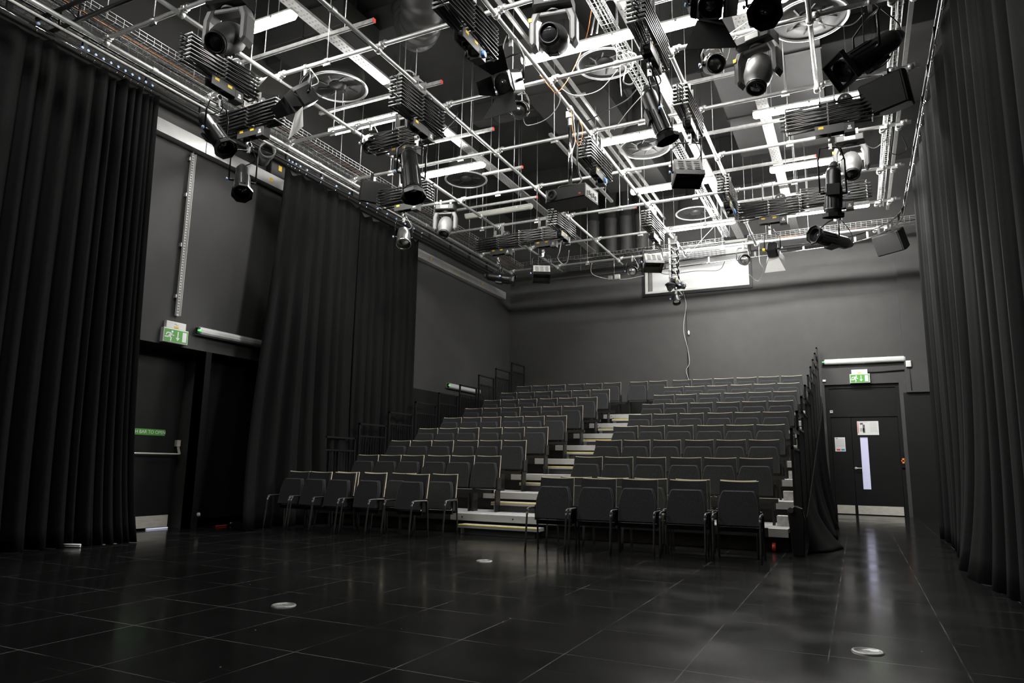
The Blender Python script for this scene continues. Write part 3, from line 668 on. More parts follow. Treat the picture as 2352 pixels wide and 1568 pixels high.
t = thing('door_wedge', 'red tipped black wedge on the floor beside the curtain gap', 'wedge', (-8.55, 7.72, 0))
MB().box(0, 0.05, -0.1, 0.45, 0, 0.02).build('body', 'black_plastic', t); MB().box(0.05, 0.055, -0.08, 0.12, 0.006, 0.02).build('tip', 'red', t); MB().tube([(0.03, 0.2, 0.03), (0.03, 0.3, 0.05), (0.03, 0.4, 0.035)], 0.012, 6).build('clip', 'chrome', t)
tag(MB(T(-8.42, 7.25, 0.2)).lathe([(0.001, -0.03), (0.02, -0.025), (0.028, 0), (0.02, 0.025), (0.001, 0.03)], 12).build('door_stop', 'pale_grey'), 'small pale knob on the post beside the push bar door', 'door stop')

# ------------------------------------------------------------------ pipe grid
ZP, ZQ, PR = 5.74, 5.685, 0.026
PX = [(-7.5, 0.0, 15.6), (-6.25, 0.0, 15.6), (-4.71, 0.0, 15.6), (-3.17, 0.0, 15.6), (-1.65, 0.0, 15.6), (-0.155, 5.9, 9.06)]
PY = [1.5, 3.03, 4.57, 6.0, 7.5, 9.03, 10.57, 12.13, 13.7, 15.28]
def coupler():
    m = MB()
    m.lathe([(PR + 0.001, -0.03), (PR + 0.014, -0.028), (PR + 0.014, 0.028), (PR + 0.001, 0.03)], 14, T(0, 0, ZQ - ZP) @ RX(PI / 2), cap=False)
    m.lathe([(PR + 0.001, -0.03), (PR + 0.014, -0.028), (PR + 0.014, 0.028), (PR + 0.001, 0.03)], 14, T(0.06, 0, 0) @ RY(PI / 2), cap=False)
    m.box(-0.03, 0.06, -0.03, 0.03, -0.045, -0.005)
    m.lathe([(0.001, 0.035), (0.026, 0.025), (0.032, 0.0), (0.026, -0.025), (0.001, -0.035)], 12, T(0.1, 0.0, 0.012))
    m.tube([(0.06, 0, 0.0), (0.06, -0.055, -0.01)], 0.007, 6)
    return m
cp0 = None
names_y = ['tenth', 'ninth', 'eighth', 'seventh', 'sixth', 'fifth', 'fourth', 'third', 'second', 'first']
for k, y in enumerate(PY):
    x0, x1 = (-7.62, 0.98) if y < 13 else (-7.62, 1.0)
    t = thing('lighting_pipe', f'crosswise steel lighting pipe, {names_y[k]} from the back wall', 'pipe', (0, y, ZP), group='steel pipes of the lighting grid')
    MB().tube([(x0, 0, 0), (x1, 0, 0)], PR, 14).build('pipe', 'steel', t)
    for px, ya, yb in PX:
        if not (ya <= y <= yb): continue
        if cp0 is None: cp0 = coupler().build('coupler', 'galv', t); c = cp0
        else: c = cp0.copy(); C.objects.link(c); c.parent = t
        c.location = (px, 0, 0)
    for px in ((0.62, 0.82) if k > 2 else ()):
        c = cp0.copy(); C.objects.link(c); c.parent = t; c.location = (px, 0, 0.0)
    for j, px in enumerate((-6.85, -5.35, -3.85, -2.3, -0.75)):
        dx = [0.1, -0.12, 0.22, -0.05, 0.15, 0.0][(k * 2 + j) % 6]
        MB(T(px + dx, 0.0, 0)).tube([(0, 0, 0.02), (0, 0, ZC - ZP)], 0.0062, 6).lathe([(0.028, -0.04), (0.036, -0.02), (0.036, 0.02), (0.028, 0.04)], 10, RY(PI / 2), cap=True).box(-0.05, 0.05, -0.01, 0.01, -0.06, -0.035).build('hanger_rod', 'galv', t)
names_x = ['outermost, beside the long wall', 'first in from the long wall', 'second in from the long wall', 'third in from the long wall', 'fourth in from the long wall', 'short length below the round diffuser']
for (x, a, b), nm in zip(PX, names_x):
    t = thing('lighting_pipe', f'lengthwise steel lighting pipe, {nm}', 'pipe', (x, 0, ZQ), group='steel pipes of the lighting grid')
    MB().tube([(0, a, 0), (0, b, 0)], PR, 14).build('pipe', 'steel', t)
    if b < 12: MB().lathe([(PR + 0.012, -0.05), (PR + 0.012, 0.05)], 12, T(0, b - 0.06, 0) @ RX(PI / 2)).build('end_collar', 'galv', t)
    else:
        for y in ((5.2, 8.2, 11.4, 14.5)): MB(T(0, y, 0)).lathe([(PR + 0.012, -0.035), (PR + 0.012, 0.035)], 12, RX(PI / 2)).build('collar', 'galv', t)
# black boom pipe pair crossing the near corner
t = thing('boom_pipe', 'pair of black pipes crossing the nearest corner of the grid', 'pipe', (-6.9, 4.17, 5.76))
MB().tube([(-1.1, 0.04, -0.03), (1.9, 0.04, -0.03)], 0.024, 10).build('pipe', 'black_metal', t); MB().tube([(-1.1, -0.09, 0.06), (1.9, -0.09, 0.06)], 0.024, 10).build('pipe', 'black_metal', t)
for x in (-0.9, -0.55, 0.5): MB(T(x, 0, 0)).tube([(0, 0.04, -0.03), (0, -0.09, 0.06)], 0.016, 8).tube([(0, 0.04, 0), (0, 0.04, 0.2)], 0.014, 6).build('bracket', 'black_metal', t)

# struts above the grid
def strut(lab, x0, x1, y, z=6.2, red=True):
    t = thing('strut_channel', lab, 'strut', ((x0 + x1) / 2, y, z), group='short strut channels above the grid'); L = (x1 - x0) / 2
    MB().box(-L, L, -0.022, 0.022, 0.018, 0.022).box(-L, L, -0.022, -0.018, -0.02, 0.018).box(-L, L, 0.018, 0.022, -0.02, 0.018).box(-L, L, -0.022, -0.009, -0.022, -0.018).box(-L, L, 0.009, 0.022, -0.022, -0.018).build('channel', 'galv', t)
    if red: tag(MB().box(L, L + 0.012, -0.024, 0.024, -0.024, 0.024).build('end_cap', 'red', t), 'red end cap')
    for x in (-L * 0.6, L * 0.6): MB().tube([(x, 0, 0.02), (x, 0, ZC - z)], 0.006, 6).build('rod', 'galv', t)
wall_w = ['over the second visible pipe', 'over the barn door lamp', 'over the lit batten beside the large spotlight', 'beside the far lit batten', 'over the unlit batten', 'near the vertical ducts']
for (x0, x1, y, z), n_ in zip(((-7.1, -4.9, 6.13, 6.2), (-7.05, -4.88, 7.65, 6.2), (-6.9, -4.86, 9.18, 6.2), (-5.85, -5.05, 10.68, 6.2), (-7.3, -5.3, 11.9, 6.12), (-4.55, -3.75, 13.4, 6.2)), wall_w):
    strut(f'galvanised strut channel {n_}', x0, x1, y, z)
for (x0, x1, y), n_ in zip(((-1.98, -1.12, 9.1), (-2.0, -0.62, 10.72), (-2.0, -0.3, 12.3), (-2.0, -0.4, 13.95), (-2.0, -0.2, 15.0), (-2.1, -0.1, 7.2)), ('behind the grey moving head', 'beside the perforated tray and large scissor hanger', 'carrying the far batten over the door side', 'past the far scissor hangers', 'nearest the window', 'beside the white box at the top')):
    strut(f'galvanised strut channel {n_}', x0, x1, y)
t = thing('control_box', 'white control box on a strut near the top', 'box', (-1.9, 7.2, 6.3)); MB().box(-0.24, 0.24, -0.1, 0.1, -0.05, 0.07, 0.008).build('body', 'white', t); MB().tube(smooth_path([(-0.24, 0, 0), (-0.4, 0, 0.1), (-0.5, 0, 0), (-0.55, 0, -0.3)], 5), 0.01, 6).tube(smooth_path([(-0.24, 0.03, 0.02), (-0.42, 0.03, 0.16), (-0.55, 0.03, 0.04), (-0.62, 0, -0.3)], 5), 0.01, 6).build('flex', 'cable_grey', t)

# battens
BT = [(-6.2, 5.4, 'lit batten behind the big black moving head'), (-6.27, 7.87, 'lit batten just beyond the barn door lamp'), (-6.13, 9.87, 'lit batten beside the large black spotlight'),
      (-2.74, 7.35, 'large lit batten under the central moving head'), (-2.68, 9.93, 'lit batten above the round diffuser ring'), (-2.71, 12.08, 'lit batten behind the louvred flood lamp'), (-2.7, 14.43, 'lit batten in front of the window'),
      (-0.28, 9.98, 'lit batten behind the widest scissor hanger'), (-0.27, 12.09, 'lit batten behind the pale moving head'), (-0.22, 14.47, 'lit batten lowest on the door side'), (-1.1, 7.4, 'lit batten at the top edge beside the barn doors'),
      (-6.2, 2.6, 'unseen lit batten added over the near floor by the long wall'), (-2.7, 4.9, 'unseen lit batten added over the middle of the near floor')]  # last two battens are out of view, added to light the near floor
for x, y, lab in BT:
    t = batten(lab + ', hung in the grid', (x, y, 6.0))
    for dx in (-0.5, 0.5): MB().tube([(dx, 0, 0.035), (dx, 0, ZC - 6.0)], 0.005, 5).build('hanger', 'galv', t)
    if y > 14:      # far tubes, boosted to brighten the back wall
        next(c for c in t.children if c.name.startswith('diffuser')).data.materials[0] = MATS['tube_boosted']
t = batten('unlit yellowed batten in front of the scissor hangers', (-6.2, 12.0, 6.0), on=False)
for dx in (-0.5, 0.5): MB().tube([(dx, 0, 0.035), (dx, 0, ZC - 6.0)], 0.005, 5).build('hanger', 'galv', t)

# trays and baskets
def tray(lab, x, y0, y1, z, wd):
    t = thing('perforated_tray', lab, 'cable tray', (x, y0, z), group='perforated cable trays'); L = y1 - y0
    MB().box(-wd / 2, wd / 2, 0, L, 0, 0.003).box(-wd / 2, -wd / 2 + 0.003, 0, L, 0, 0.03).box(wd / 2 - 0.003, wd / 2, 0, L, 0, 0.03).build('tray', 'galv', t)
    h = MB(); n = int(L / 0.075)
    for k in range(n):
        y = 0.03 + k * 0.075
        for q in ((-0.28, 0, 0.28) if k % 2 else (-0.14, 0.14)): h.box(q * wd - 0.007, q * wd + 0.007, y - 0.012, y + 0.012, -0.0008, 0.0)
    h.build('perforations', 'ink', t); return t
tray('perforated cable tray over the side by the long wall', -5.7, 3.0, 16.3, 6.3, 0.17)
tray('perforated cable tray through the middle of the ceiling', -2.13, 3.0, 16.6, 6.3, 0.17)
tray('perforated cable tray behind the grey moving head', -0.93, 3.0, 16.6, 6.3, 0.17)
for x, lab in ((-3.38, 'pair of galvanised channels beside the third pipe'), ):
    t = thing('strut_pair', lab, 'strut', (x, 4.0, 6.25)); MB().box(-0.06, -0.02, 0, 10.5, 0, 0.04).build('channel', 'galv', t); MB().box(0.06, 0.1, 0, 9.5, 0.03, 0.07).build('channel', 'galv', t)
    for y in (2, 5, 8): MB().box(-0.1, 0.14, y - 0.02, y + 0.02, 0.07, 0.1).build('cross_bracket', 'galv', t)
t = thing('strut_pair', 'dark galvanised rail running front to back near the projector', 'strut', (-4.35, 10.3, 6.5)); MB().box(-0.03, 0.03, 0, 3.4, 0, 0.04).build('channel', 'galv', t); MB().box(-0.12, 0.12, 2.5, 2.54, -0.03, 0).build('cross_bracket', 'galv', t)
def basket(lab, x, y0, y1, z, wd, h, step=0.1, mt='galv', cables=(), axis='y', wr=0.0028):
    t = thing('wire_basket', lab, 'cable tray', (x, y0, z), -PI / 2 if axis == 'x' else 0, 'wire cable baskets'); L = y1 - y0
    m = MB(); n = max(3, int(wd / 0.055) + 1)
    for i in range(n): m.tube([(-wd / 2 + wd * i / (n - 1), 0, 0), (-wd / 2 + wd * i / (n - 1), L, 0)], wr, 4, caps=False)
    for zz in ((h / 2, h) if h < 0.12 else (h / 3, 2 * h / 3, h)):
        for q in (-1, 1): m.tube([(q * wd / 2, 0, zz), (q * wd / 2, L, zz)], wr * (1.5 if zz == h else 1), 4, caps=False)
    for k in range(int(L / step) + 1):
        y = k * step; m.tube([(-wd / 2, y, h), (-wd / 2, y, 0), (wd / 2, y, 0), (wd / 2, y, h)], wr, 4, caps=False)
    m.build('wire_mesh', mt, t)
    rnd = random.Random(len(lab))
    for c, mt2 in enumerate(cables):
        xo = -wd * 0.35 + wd * 0.7 * c / max(1, len(cables) - 1)
        MB().tube([(xo + rnd.uniform(-0.02, 0.02), L * j / 14, 0.015 + rnd.uniform(0, 0.03)) for j in range(15)], 0.004 if mt2 == 'cable_orange' else rnd.choice((0.006, 0.009, 0.012)), 5).build('cable', mt2, t)
    for k in range(int(L / 1.54) + 1): MB().tube([(wd / 2 + 0.01, 0.4 + 1.54 * k, 0), (wd / 2 + 0.01, 0.4 + 1.54 * k, ZC - z)], 0.0055, 5).build('rod', 'galv', t)
    return t
KB, KG = 'cable_black', 'cable_grey'
basket('upper wire basket of cables along the long wall', -7.58, 1.0, 15.8, 5.93, 0.34, 0.1, 0.1, 'steel', (KB, KG, KB, 'cable_orange', KB, KB))
basket('lower dark wire basket of cables along the long wall', -7.98, 1.0, 15.8, 5.86, 0.26, 0.16, 0.12, 'galv', (KB, KB, KG, KB, KB))
basket('bright wire basket through the middle of the grid', -2.33, 4.5, 15.8, 6.1, 0.15, 0.07, 0.085, 'steel', (KB, KG, KG, KB), wr=0.0036)
basket('bright wire ladder of pale cables on the door side', 0.76, 5.0, 15.5, 6.25, 0.11, 0.06, 0.09, 'steel', (KG, KG, KG, KB, KG), wr=0.0036)
basket('long wire basket across the back near the vertical ducts', -7.3, 0, 5.2, 6.02, 0.2, 0.08, 0.1, 'galv', (KB, KG, KB), 'x').location = (-7.6, 15.9, 6.02)
basket('long wire basket across the back over the door side', -1.6, 0, 3.3, 6.05, 0.25, 0.12, 0.1, 'galv', (KB, KG, 'cable_orange', KB), 'x').location = (-1.9, 16.1, 6.02)
basket('dark wire basket across the back, low above the corner', -7.3, 0, 4.0, 6.0, 0.14, 0.14, 0.1, 'black_metal', (KB,), 'x').location = (-6.5, 16.6, 5.93)
tag(MB().box(0.87, 0.92, 4.0, 15.6, 6.2, 6.24).build('flat_rail', 'mid_grey'), 'dull flat rail beside the bright wire ladder', 'rail')
tag(MB().tube([(-7.56, 0.2, 5.6), (-7.56, 15.4, 5.6)], 0.016, 8).build('edge_tube', 'pale_grey'), 'thin pale tube just under the outermost lengthwise pipe', 'pipe')

# ceiling: ducts, beams, diffusers
def duct(name, lab, x0, x1, y0, y1, z0, z1, mt='duct_black'):
    t = thing(name, lab, 'duct' if 'duct' in name else 'beam', ((x0 + x1) / 2, (y0 + y1) / 2, z0)); a, b = (x1 - x0) / 2, (y1 - y0) / 2
    MB().box(-a, a, -b, b, 0, z1 - z0, 0.01).build('casing', mt, t)
    L = 2 * max(a, b); n = max(2, int(L / 1.3))
    for k in range(1, n):
        q = -L / 2 + L * k / n
        (MB().box(q - 0.02, q + 0.02, -b - 0.02, b + 0.02, -0.02, z1 - z0) if a > b else MB().box(-a - 0.02, a + 0.02, q - 0.02, q + 0.02, -0.02, z1 - z0)).build('flange', mt, t)
duct('air_duct', 'large dark rectangular duct over the third lengthwise pipe', -4.6, -3.3, 8.3, 14.4, 7.0, 7.47)
duct('air_duct', 'dark rectangular duct over the barn door lamp', -7.6, -6.15, 7.0, 7.85, 7.05, 7.47)
duct('air_duct', 'dark rectangular duct over the door side', -1.7, -0.1, 8.8, 14.0, 7.15, 7.47)
duct('air_duct', 'dark flat duct across the ceiling behind the tall hanger', -5.5, -1.8, 5.0, 5.9, 7.1, 7.47)
for y in (4.2, 8.0, 11.2, 14.6):
    duct('roof_beam', f'black roof beam across the ceiling, {["nearest the camera", "second from the camera", "third from the camera", "nearest the back wall"][(4.2, 8.0, 11.2, 14.6).index(y)]}', -8.5, 1.95, y - 0.12, y + 0.12, 7.5, 7.9, 'ceiling_black')
t = thing('flexible_duct', 'ribbed black flexible duct bending down near the top', 'duct', (-4.7, 6.6, 7.2))
P = smooth_path([(0.55, -0.6, 0.35), (0.1, 0.1, 0.1), (-0.35, 0.75, -0.15), (-0.75, 1.2, 0.05), (-1.0, 1.4, 0.6)], 16)
MB().tube(P, [0.27 + (0.028 if k % 4 < 2 else 0) for k in range(len(P))], 24).build('hose', 'grey_plastic', t)
for k, x in enumerate((-5.72, -5.25, -4.85, -4.45)):
    t = thing('vertical_duct', f'dark round vertical duct high at the back, {ORD[k]} from the corner', 'duct', (x, 16.4, 6.25), group='round vertical ducts at the back')
    MB().lathe([(0.16, 0), (0.16, 0.85), (0.175, 0.86), (0.175, 0.9), (0.16, 0.91), (0.16, ZC - 6.25)], 24).build('duct', 'duct_black', t)
for k, (x, y, z, R, lab) in enumerate(((-6.55, 7.45, 6.4, 0.42, 'round swirl diffuser beside the barn door lamp'), (-2.78, 8.5, 6.4, 0.38, 'round swirl diffuser under the central moving head'), (-0.18, 8.62, 6.4, 0.44, 'round swirl diffuser at the top on the door side'), (-2.97, 11.25, 6.4, 0.43, 'round swirl diffuser in the middle below a lit batten'), (-6.5, 11.2, 6.4, 0.4, 'round swirl diffuser behind the large spotlight'), (-2.87, 15.1, 6.5, 0.42, 'round swirl diffuser in front of the window'))):
    t = thing('swirl_diffuser', lab, 'air diffuser', (x, y, z), group='round swirl diffusers')
    ring = [(R + 0.02 * math.cos(a), 0.012 + 0.016 * math.sin(a)) for a in [2 * PI * q / 10 for q in range(11)]]
    MB().lathe(ring, 48, cap=False).build('rim', 'steel', t)
    MB().lathe([(R - 0.02, 0.015), (R * 0.8, 0.03), (R * 0.78, 0.02), (R * 0.55, 0.04), (R * 0.53, 0.03), (R * 0.32, 0.045), (0.001, 0.045)], 40, cap=False).build('face', 'diffuser_black', t)
    MB().lathe([(R * 0.3, 0.04), (R * 0.26, 0.01), (R * 0.12, -0.01), (0.001, -0.015)], 28, cap=False).build('hub', 'diffuser_black', t)
    for q in range(8):
        v = MB()
        a = q * PI / 4; v.bar((R * 0.36 * math.cos(a), R * 0.36 * math.sin(a), 0.03), (R * 0.72 * math.cos(a + 0.25), R * 0.72 * math.sin(a + 0.25), 0.02), 0.02, 0.008)
        v.build('vane', 'diffuser_black', t)
    MB().lathe([(R - 0.03, 0.02), (R - 0.05, 0.3), (0.2, 0.4), (0.2, ZC - z)], 28, cap=False).build('neck', 'duct_black', t)

# ------------------------------------------------------------------ scissor hangers
def scissor(lab, x, y, axis, zt, n=6, gap=0.05, L=0.98, drum=True, drop=None, box='blue', loops=5, label=True):
    t = thing('scissor_hanger', lab, 'scissor hanger', (x, y, zt), 0 if axis == 'x' else PI / 2, 'scissor hangers on the grid')
    h = gap * n; top = ZP - zt
    MB().box(-0.1, 0.1, -0.05, 0.05, 0.0, 0.03).box(-0.09, -0.075, -0.05, 0.05, 0.0, top + 0.03).box(0.075, 0.09, -0.05, 0.05, 0.0, top + 0.03).tube([(-0.13, 0, top + 0.035), (0.13, 0, top + 0.035)], 0.012, 8).build('top_carriage', 'mid_grey', t)
    for s in (-1, 1):
        for k in range(n):
            z0, z1 = -gap * k, -gap * (k + 1)
            yo = s * 0.07
            MB().bar((-L / 2, yo, z0), (L / 2, yo, z1), 0.01, 0.03, (0, 1, 0)).bar((L / 2, yo + s * 0.011, z0), (-L / 2, yo + s * 0.011, z1), 0.01, 0.03, (0, 1, 0)).build('scissor_arms', 'black_metal', t)
    for k in range(n + 1):
        for q in (-L / 2, L / 2): MB().tube([(q, -0.09, -gap * k), (q, 0.09, -gap * k)], 0.009, 6).build('pivot_pin', 'steel', t)
        if k < n: MB().tube([(0, -0.092, -gap * (k + 0.5)), (0, 0.092, -gap * (k + 0.5))], 0.01, 6).build('pivot_pin', 'steel', t)
    lp = MB()
    for k in range(loops):
        z = -h * (k + 0.5) / loops
        for q in (-1, 1): lp.tube(smooth_path([(q * (L / 2 - 0.1), 0.02, z + 0.02), (q * (L / 2 + 0.02), 0.03, z + 0.02), (q * (L / 2 + 0.07), 0.0, z), (q * (L / 2 + 0.02), -0.03, z - 0.02), (q * (L / 2 - 0.1), -0.02, z - 0.02)], 4), 0.009, 6)
        lp.tube([(-L / 2 + 0.08, 0.02, z + 0.02), (0, 0.03, z + 0.0), (L / 2 - 0.08, 0.02, z + 0.02)], 0.009, 5)
    lp.build('cable_loops', 'cable_black', t)
    zb = -h - 0.04
    MB().box(-0.16, 0.17, -0.055, -0.045, zb - 0.085, zb + 0.02).box(-0.16, 0.17, 0.045, 0.055, zb - 0.085, zb + 0.02).box(-0.02, 0.02, -0.05, 0.05, zb - 0.09, zb - 0.02).build('bottom_carriage', 'grey_plastic', t)
    hl = MB()
    for q in (-0.11, -0.04, 0.04, 0.1): hl.lathe([(0.014, -0.0565), (0.014, -0.0455)], 10, T(q, 0, zb - 0.04) @ RX(PI / 2))
    hl.build('bolt_holes', 'black_plastic', t)
    for q in (-0.08, 0.08): MB().lathe([(0.045, -0.03), (0.045, 0.03)], 14, T(q, 0, zb - 0.02) @ RX(PI / 2)).build('roller', 'black_plastic', t)
    bx = MB().box(0.17, 0.29, -0.06, 0.06, zb - 0.12, zb + 0.01, 0.006).build('socket_box', 'grey_plastic', t)
    if box == 'blue': tag(MB().lathe([(0.038, 0), (0.038, 0.02), (0.03, 0.024)], 14, T(0.23, -0.06, zb - 0.055) @ RX(PI / 2)).build('socket', 'blue', bx), 'blue round socket')
    else: tag(MB().box(0.205, 0.255, -0.0625, -0.06, zb - 0.08, zb - 0.06).box(0.215, 0.245, -0.0625, -0.06, zb - 0.055, zb - 0.03).build('socket_mark', 'white', bx), 'white pictogram')
    for q in ((-0.12, -0.06), (0.06, 0.12))[:1 + len(lab) % 2]: tag(MB().box(q[0], q[1], -0.0575, -0.055, zb - 0.02, zb + 0.012).build('warning_label', 'yellow', t), 'yellow warning label')
    if drum:
        dm = MB().lathe([(0.08, -0.03), (0.088, -0.02), (0.088, 0.02), (0.08, 0.03)], 20, T(0.2, -0.02, 0.0) @ RX(PI / 2)).build('spring_drum', 'black_plastic', t)
        q_ = MB()
        for k in range(5): a = k * 2 * PI / 5; q_.lathe([(0.012, 0), (0.012, 0.002)], 8, T(0.2 + 0.04 * math.cos(a), -0.05, 0.04 * math.sin(a)) @ RX(PI / 2))
        q_.build('drum_holes', 'pale_grey', dm)
    MB().tube([(0, 0, zb - 0.09), (0, 0, zb - 0.2)], 0.014, 8).build('spigot', 'black_metal', t)
    return zt + zb - 0.2
SCI = [('scissor hanger nearest the long wall, under the black moving head', -6.25, 5.15, 'y', 5.5, 6, 'white'), ('scissor hanger folded crosswise in front of the vent pipe', -6.66, 6.0, 'x', 5.38, 6, 'white'),
       ('tall folded scissor hanger beside the lit batten', -4.71, 6.86, 'y', 5.56, 8, 'white'), ('crosswise scissor hanger behind the large spotlight', -5.4, 7.5, 'x', 5.52, 5, 'white'),
       ('folded scissor hanger behind the black loudspeaker by the curtains', -6.39, 9.03, 'x', 5.42, 6, 'white'), ('scissor hanger at the top edge with a blue socket', -3.17, 5.4, 'y', 5.42, 7, 'blue'),
       ('scissor hanger near the projector with a blue socket', -3.17, 9.25, 'y', 5.52, 6, 'blue'), ('scissor hanger beside the round drum at the big lit batten', -1.65, 6.5, 'y', 5.52, 7, 'white'),
       ('scissor hanger above the louvred flood lamp', -1.65, 8.45, 'y', 5.55, 5, 'white'), ('widest scissor hanger, in front of the door side battens', -0.05, 9.03, 'x', 5.46, 6, 'white'),
       ('bright scissor hanger behind the upright spotlight', -0.07, 12.13, 'x', 5.55, 6, 'white'), ('scissor hanger with a yellow label over the small yellow knobbed lamp', -1.08, 12.13, 'x', 5.46, 6, 'white'),
       ('scissor hanger nearest the far corner', -6.24, 12.13, 'x', 5.5, 5, 'white'), ('scissor hanger second from the far corner', -5.26, 12.13, 'x', 5.54, 5, 'white'),
       ('lengthwise scissor hanger beside the one second from the far corner', -4.71, 11.75, 'y', 5.56, 6, 'white'), ('scissor hanger above the far louvred lamp by the window', -3.17, 12.5, 'y', 5.56, 6, 'white'),
       ('lengthwise scissor hanger near the far end of the central basket', -1.65, 11.5, 'y', 5.58, 6, 'blue')]
SB = [scissor(lab, x, y, ax, zt, n, box=bx, gap=0.047 if n > 5 else 0.05) for lab, x, y, ax, zt, n, bx in SCI]
scissor('opened out scissor hanger in front of the window', -3.17, 14.2, 'y', 5.55, 5, gap=0.145, L=0.24, box='blue', loops=3)

# ------------------------------------------------------------------ lamps
def lamp_root(name, lab, cat, x, y, z, grp): return thing(name, lab, cat, (x, y, z), group=grp)
def clamp(t, top=0.0):
    MB(T(0, 0, top)).box(-0.02, 0.02, -0.012, 0.012, -0.11, -0.035).lathe([(PR + 0.002, -0.018), (PR + 0.011, -0.018), (PR + 0.011, 0.018), (PR + 0.002, 0.018)], 12, RY(PI / 2), cap=False).tube([(0, 0.03, 0), (0, 0.085, 0.0)], 0.006, 6).build('hook_clamp', 'galv', t)
def yoke(t, piv, aim, wd, top, r=0.0105, mt='black_metal'):
    h = Vector((0, 0, 1)).cross(Vector(aim)); h = h.normalized() if h.length > 0.05 else Vector((1, 0, 0))
    p = Vector(piv); a = Vector((0, 0, top))
    P = [p + h * wd, Vector((p.x + h.x * wd, p.y + h.y * wd, top - 0.09)), Vector((a.x + h.x * wd * 0.75, a.y + h.y * wd * 0.75, top - 0.01)), a, Vector((a.x - h.x * wd * 0.75, a.y - h.y * wd * 0.75, top - 0.01)), Vector((p.x - h.x * wd, p.y - h.y * wd, top - 0.09)), p - h * wd]
    MB().tube(P, r, 8).tube([p + h * wd, p + h * (wd - 0.06)], 0.016, 8).tube([p - h * wd, p - h * (wd - 0.06)], 0.016, 8).build('yoke', mt, t)
    k = p - h * (wd + 0.01); m = frame_from(-h)
    tag(MB(T(*k) @ m).lathe([(0.008, 0), (0.02, 0.014), (0.019, 0.024), (0.001, 0.028)], 10).build('tilt_knob', 'lightblue', t), 'pale blue tilt knob')
    return h
def body_m(piv, aim, up=(0, 0, 1)): return T(*piv) @ frame_from(aim, up)
def flex(t, a, b, sag=0.12, mt='cable_black'):
    a = Vector(a); b = Vector(b); mid = (a + b) / 2 + Vector((0.1, 0.04, -sag)); MB().tube(smooth_path([a, mid, b], 8), 0.0065, 6).build('power_cable', mt, t)
def profile(lab, x, y, z, piv, aim, s=1.0, top=-0.1, gel='oct', knob=True):
    t = lamp_root('profile_spotlight', lab, 'spotlight', x, y, z, 'profile spotlights'); clamp(t)
    yoke(t, piv, aim, 0.165 * s, top, 0.0105 * s)
    S = Matrix.Diagonal((s, s, s, 1)); m = body_m(piv, aim) @ S
    b = MB(m)
    b.lathe([(0.03, -0.33), (0.07, -0.32), (0.088, -0.27), (0.092, -0.1), (0.1, -0.08), (0.1, 0.2), (0.104, 0.21)], 22)
    for k in range(14):
        a = k * PI / 7; b.bar((0.1 * math.cos(a), 0.1 * math.sin(a), -0.06), (0.1 * math.cos(a), 0.1 * math.sin(a), 0.19), 0.014, 0.012, (math.cos(a), math.sin(a), 0))
    b.build('body', 'black_metal', t)
    MB(m).lathe([(0.097, 0.19), (0.097, 0.28), (0.092, 0.285)], 22, cap=False).build('lens_tube', 'black_plastic', t)
    MB(m).lathe([(0.092, 0.21), (0.05, 0.225), (0.001, 0.23)], 18, cap=False).build('front_lens', 'lens', t)
    gm = MB(m); R = 0.128
    n = 8 if gel == 'oct' else 4; off = PI / n
    vs = []; fs = []
    for rr, zz in ((0.096, 0.265), (R, 0.265), (R, 0.31), (R - 0.006, 0.31), (R - 0.006, 0.275), (0.09, 0.275)):
        for k in range(n): vs.append((rr * math.cos(off + 2 * PI * k / n) / math.cos(PI / n), rr * math.sin(off + 2 * PI * k / n) / math.cos(PI / n), zz))
    for i in range(5):
        for k in range(n): fs.append((i * n + k, i * n + (k + 1) % n, (i + 1) * n + (k + 1) % n, (i + 1) * n + k))
    gm.add(vs, fs).build('gel_frame', 'black_metal', t)
    MB(m).lathe([(0.03, -0.4), (0.045, -0.38), (0.06, -0.34)], 12).build('rear_cap', 'grey_plastic', t)
    MB(m).box(-0.075, 0.075, -0.125, -0.095, -0.1, 0.04).build('gate_block', 'black_plastic', t)
    flex(t, Vector(m @ Vector((0, 0, -0.37))), (0.05, 0, -0.03), 0.05); return t
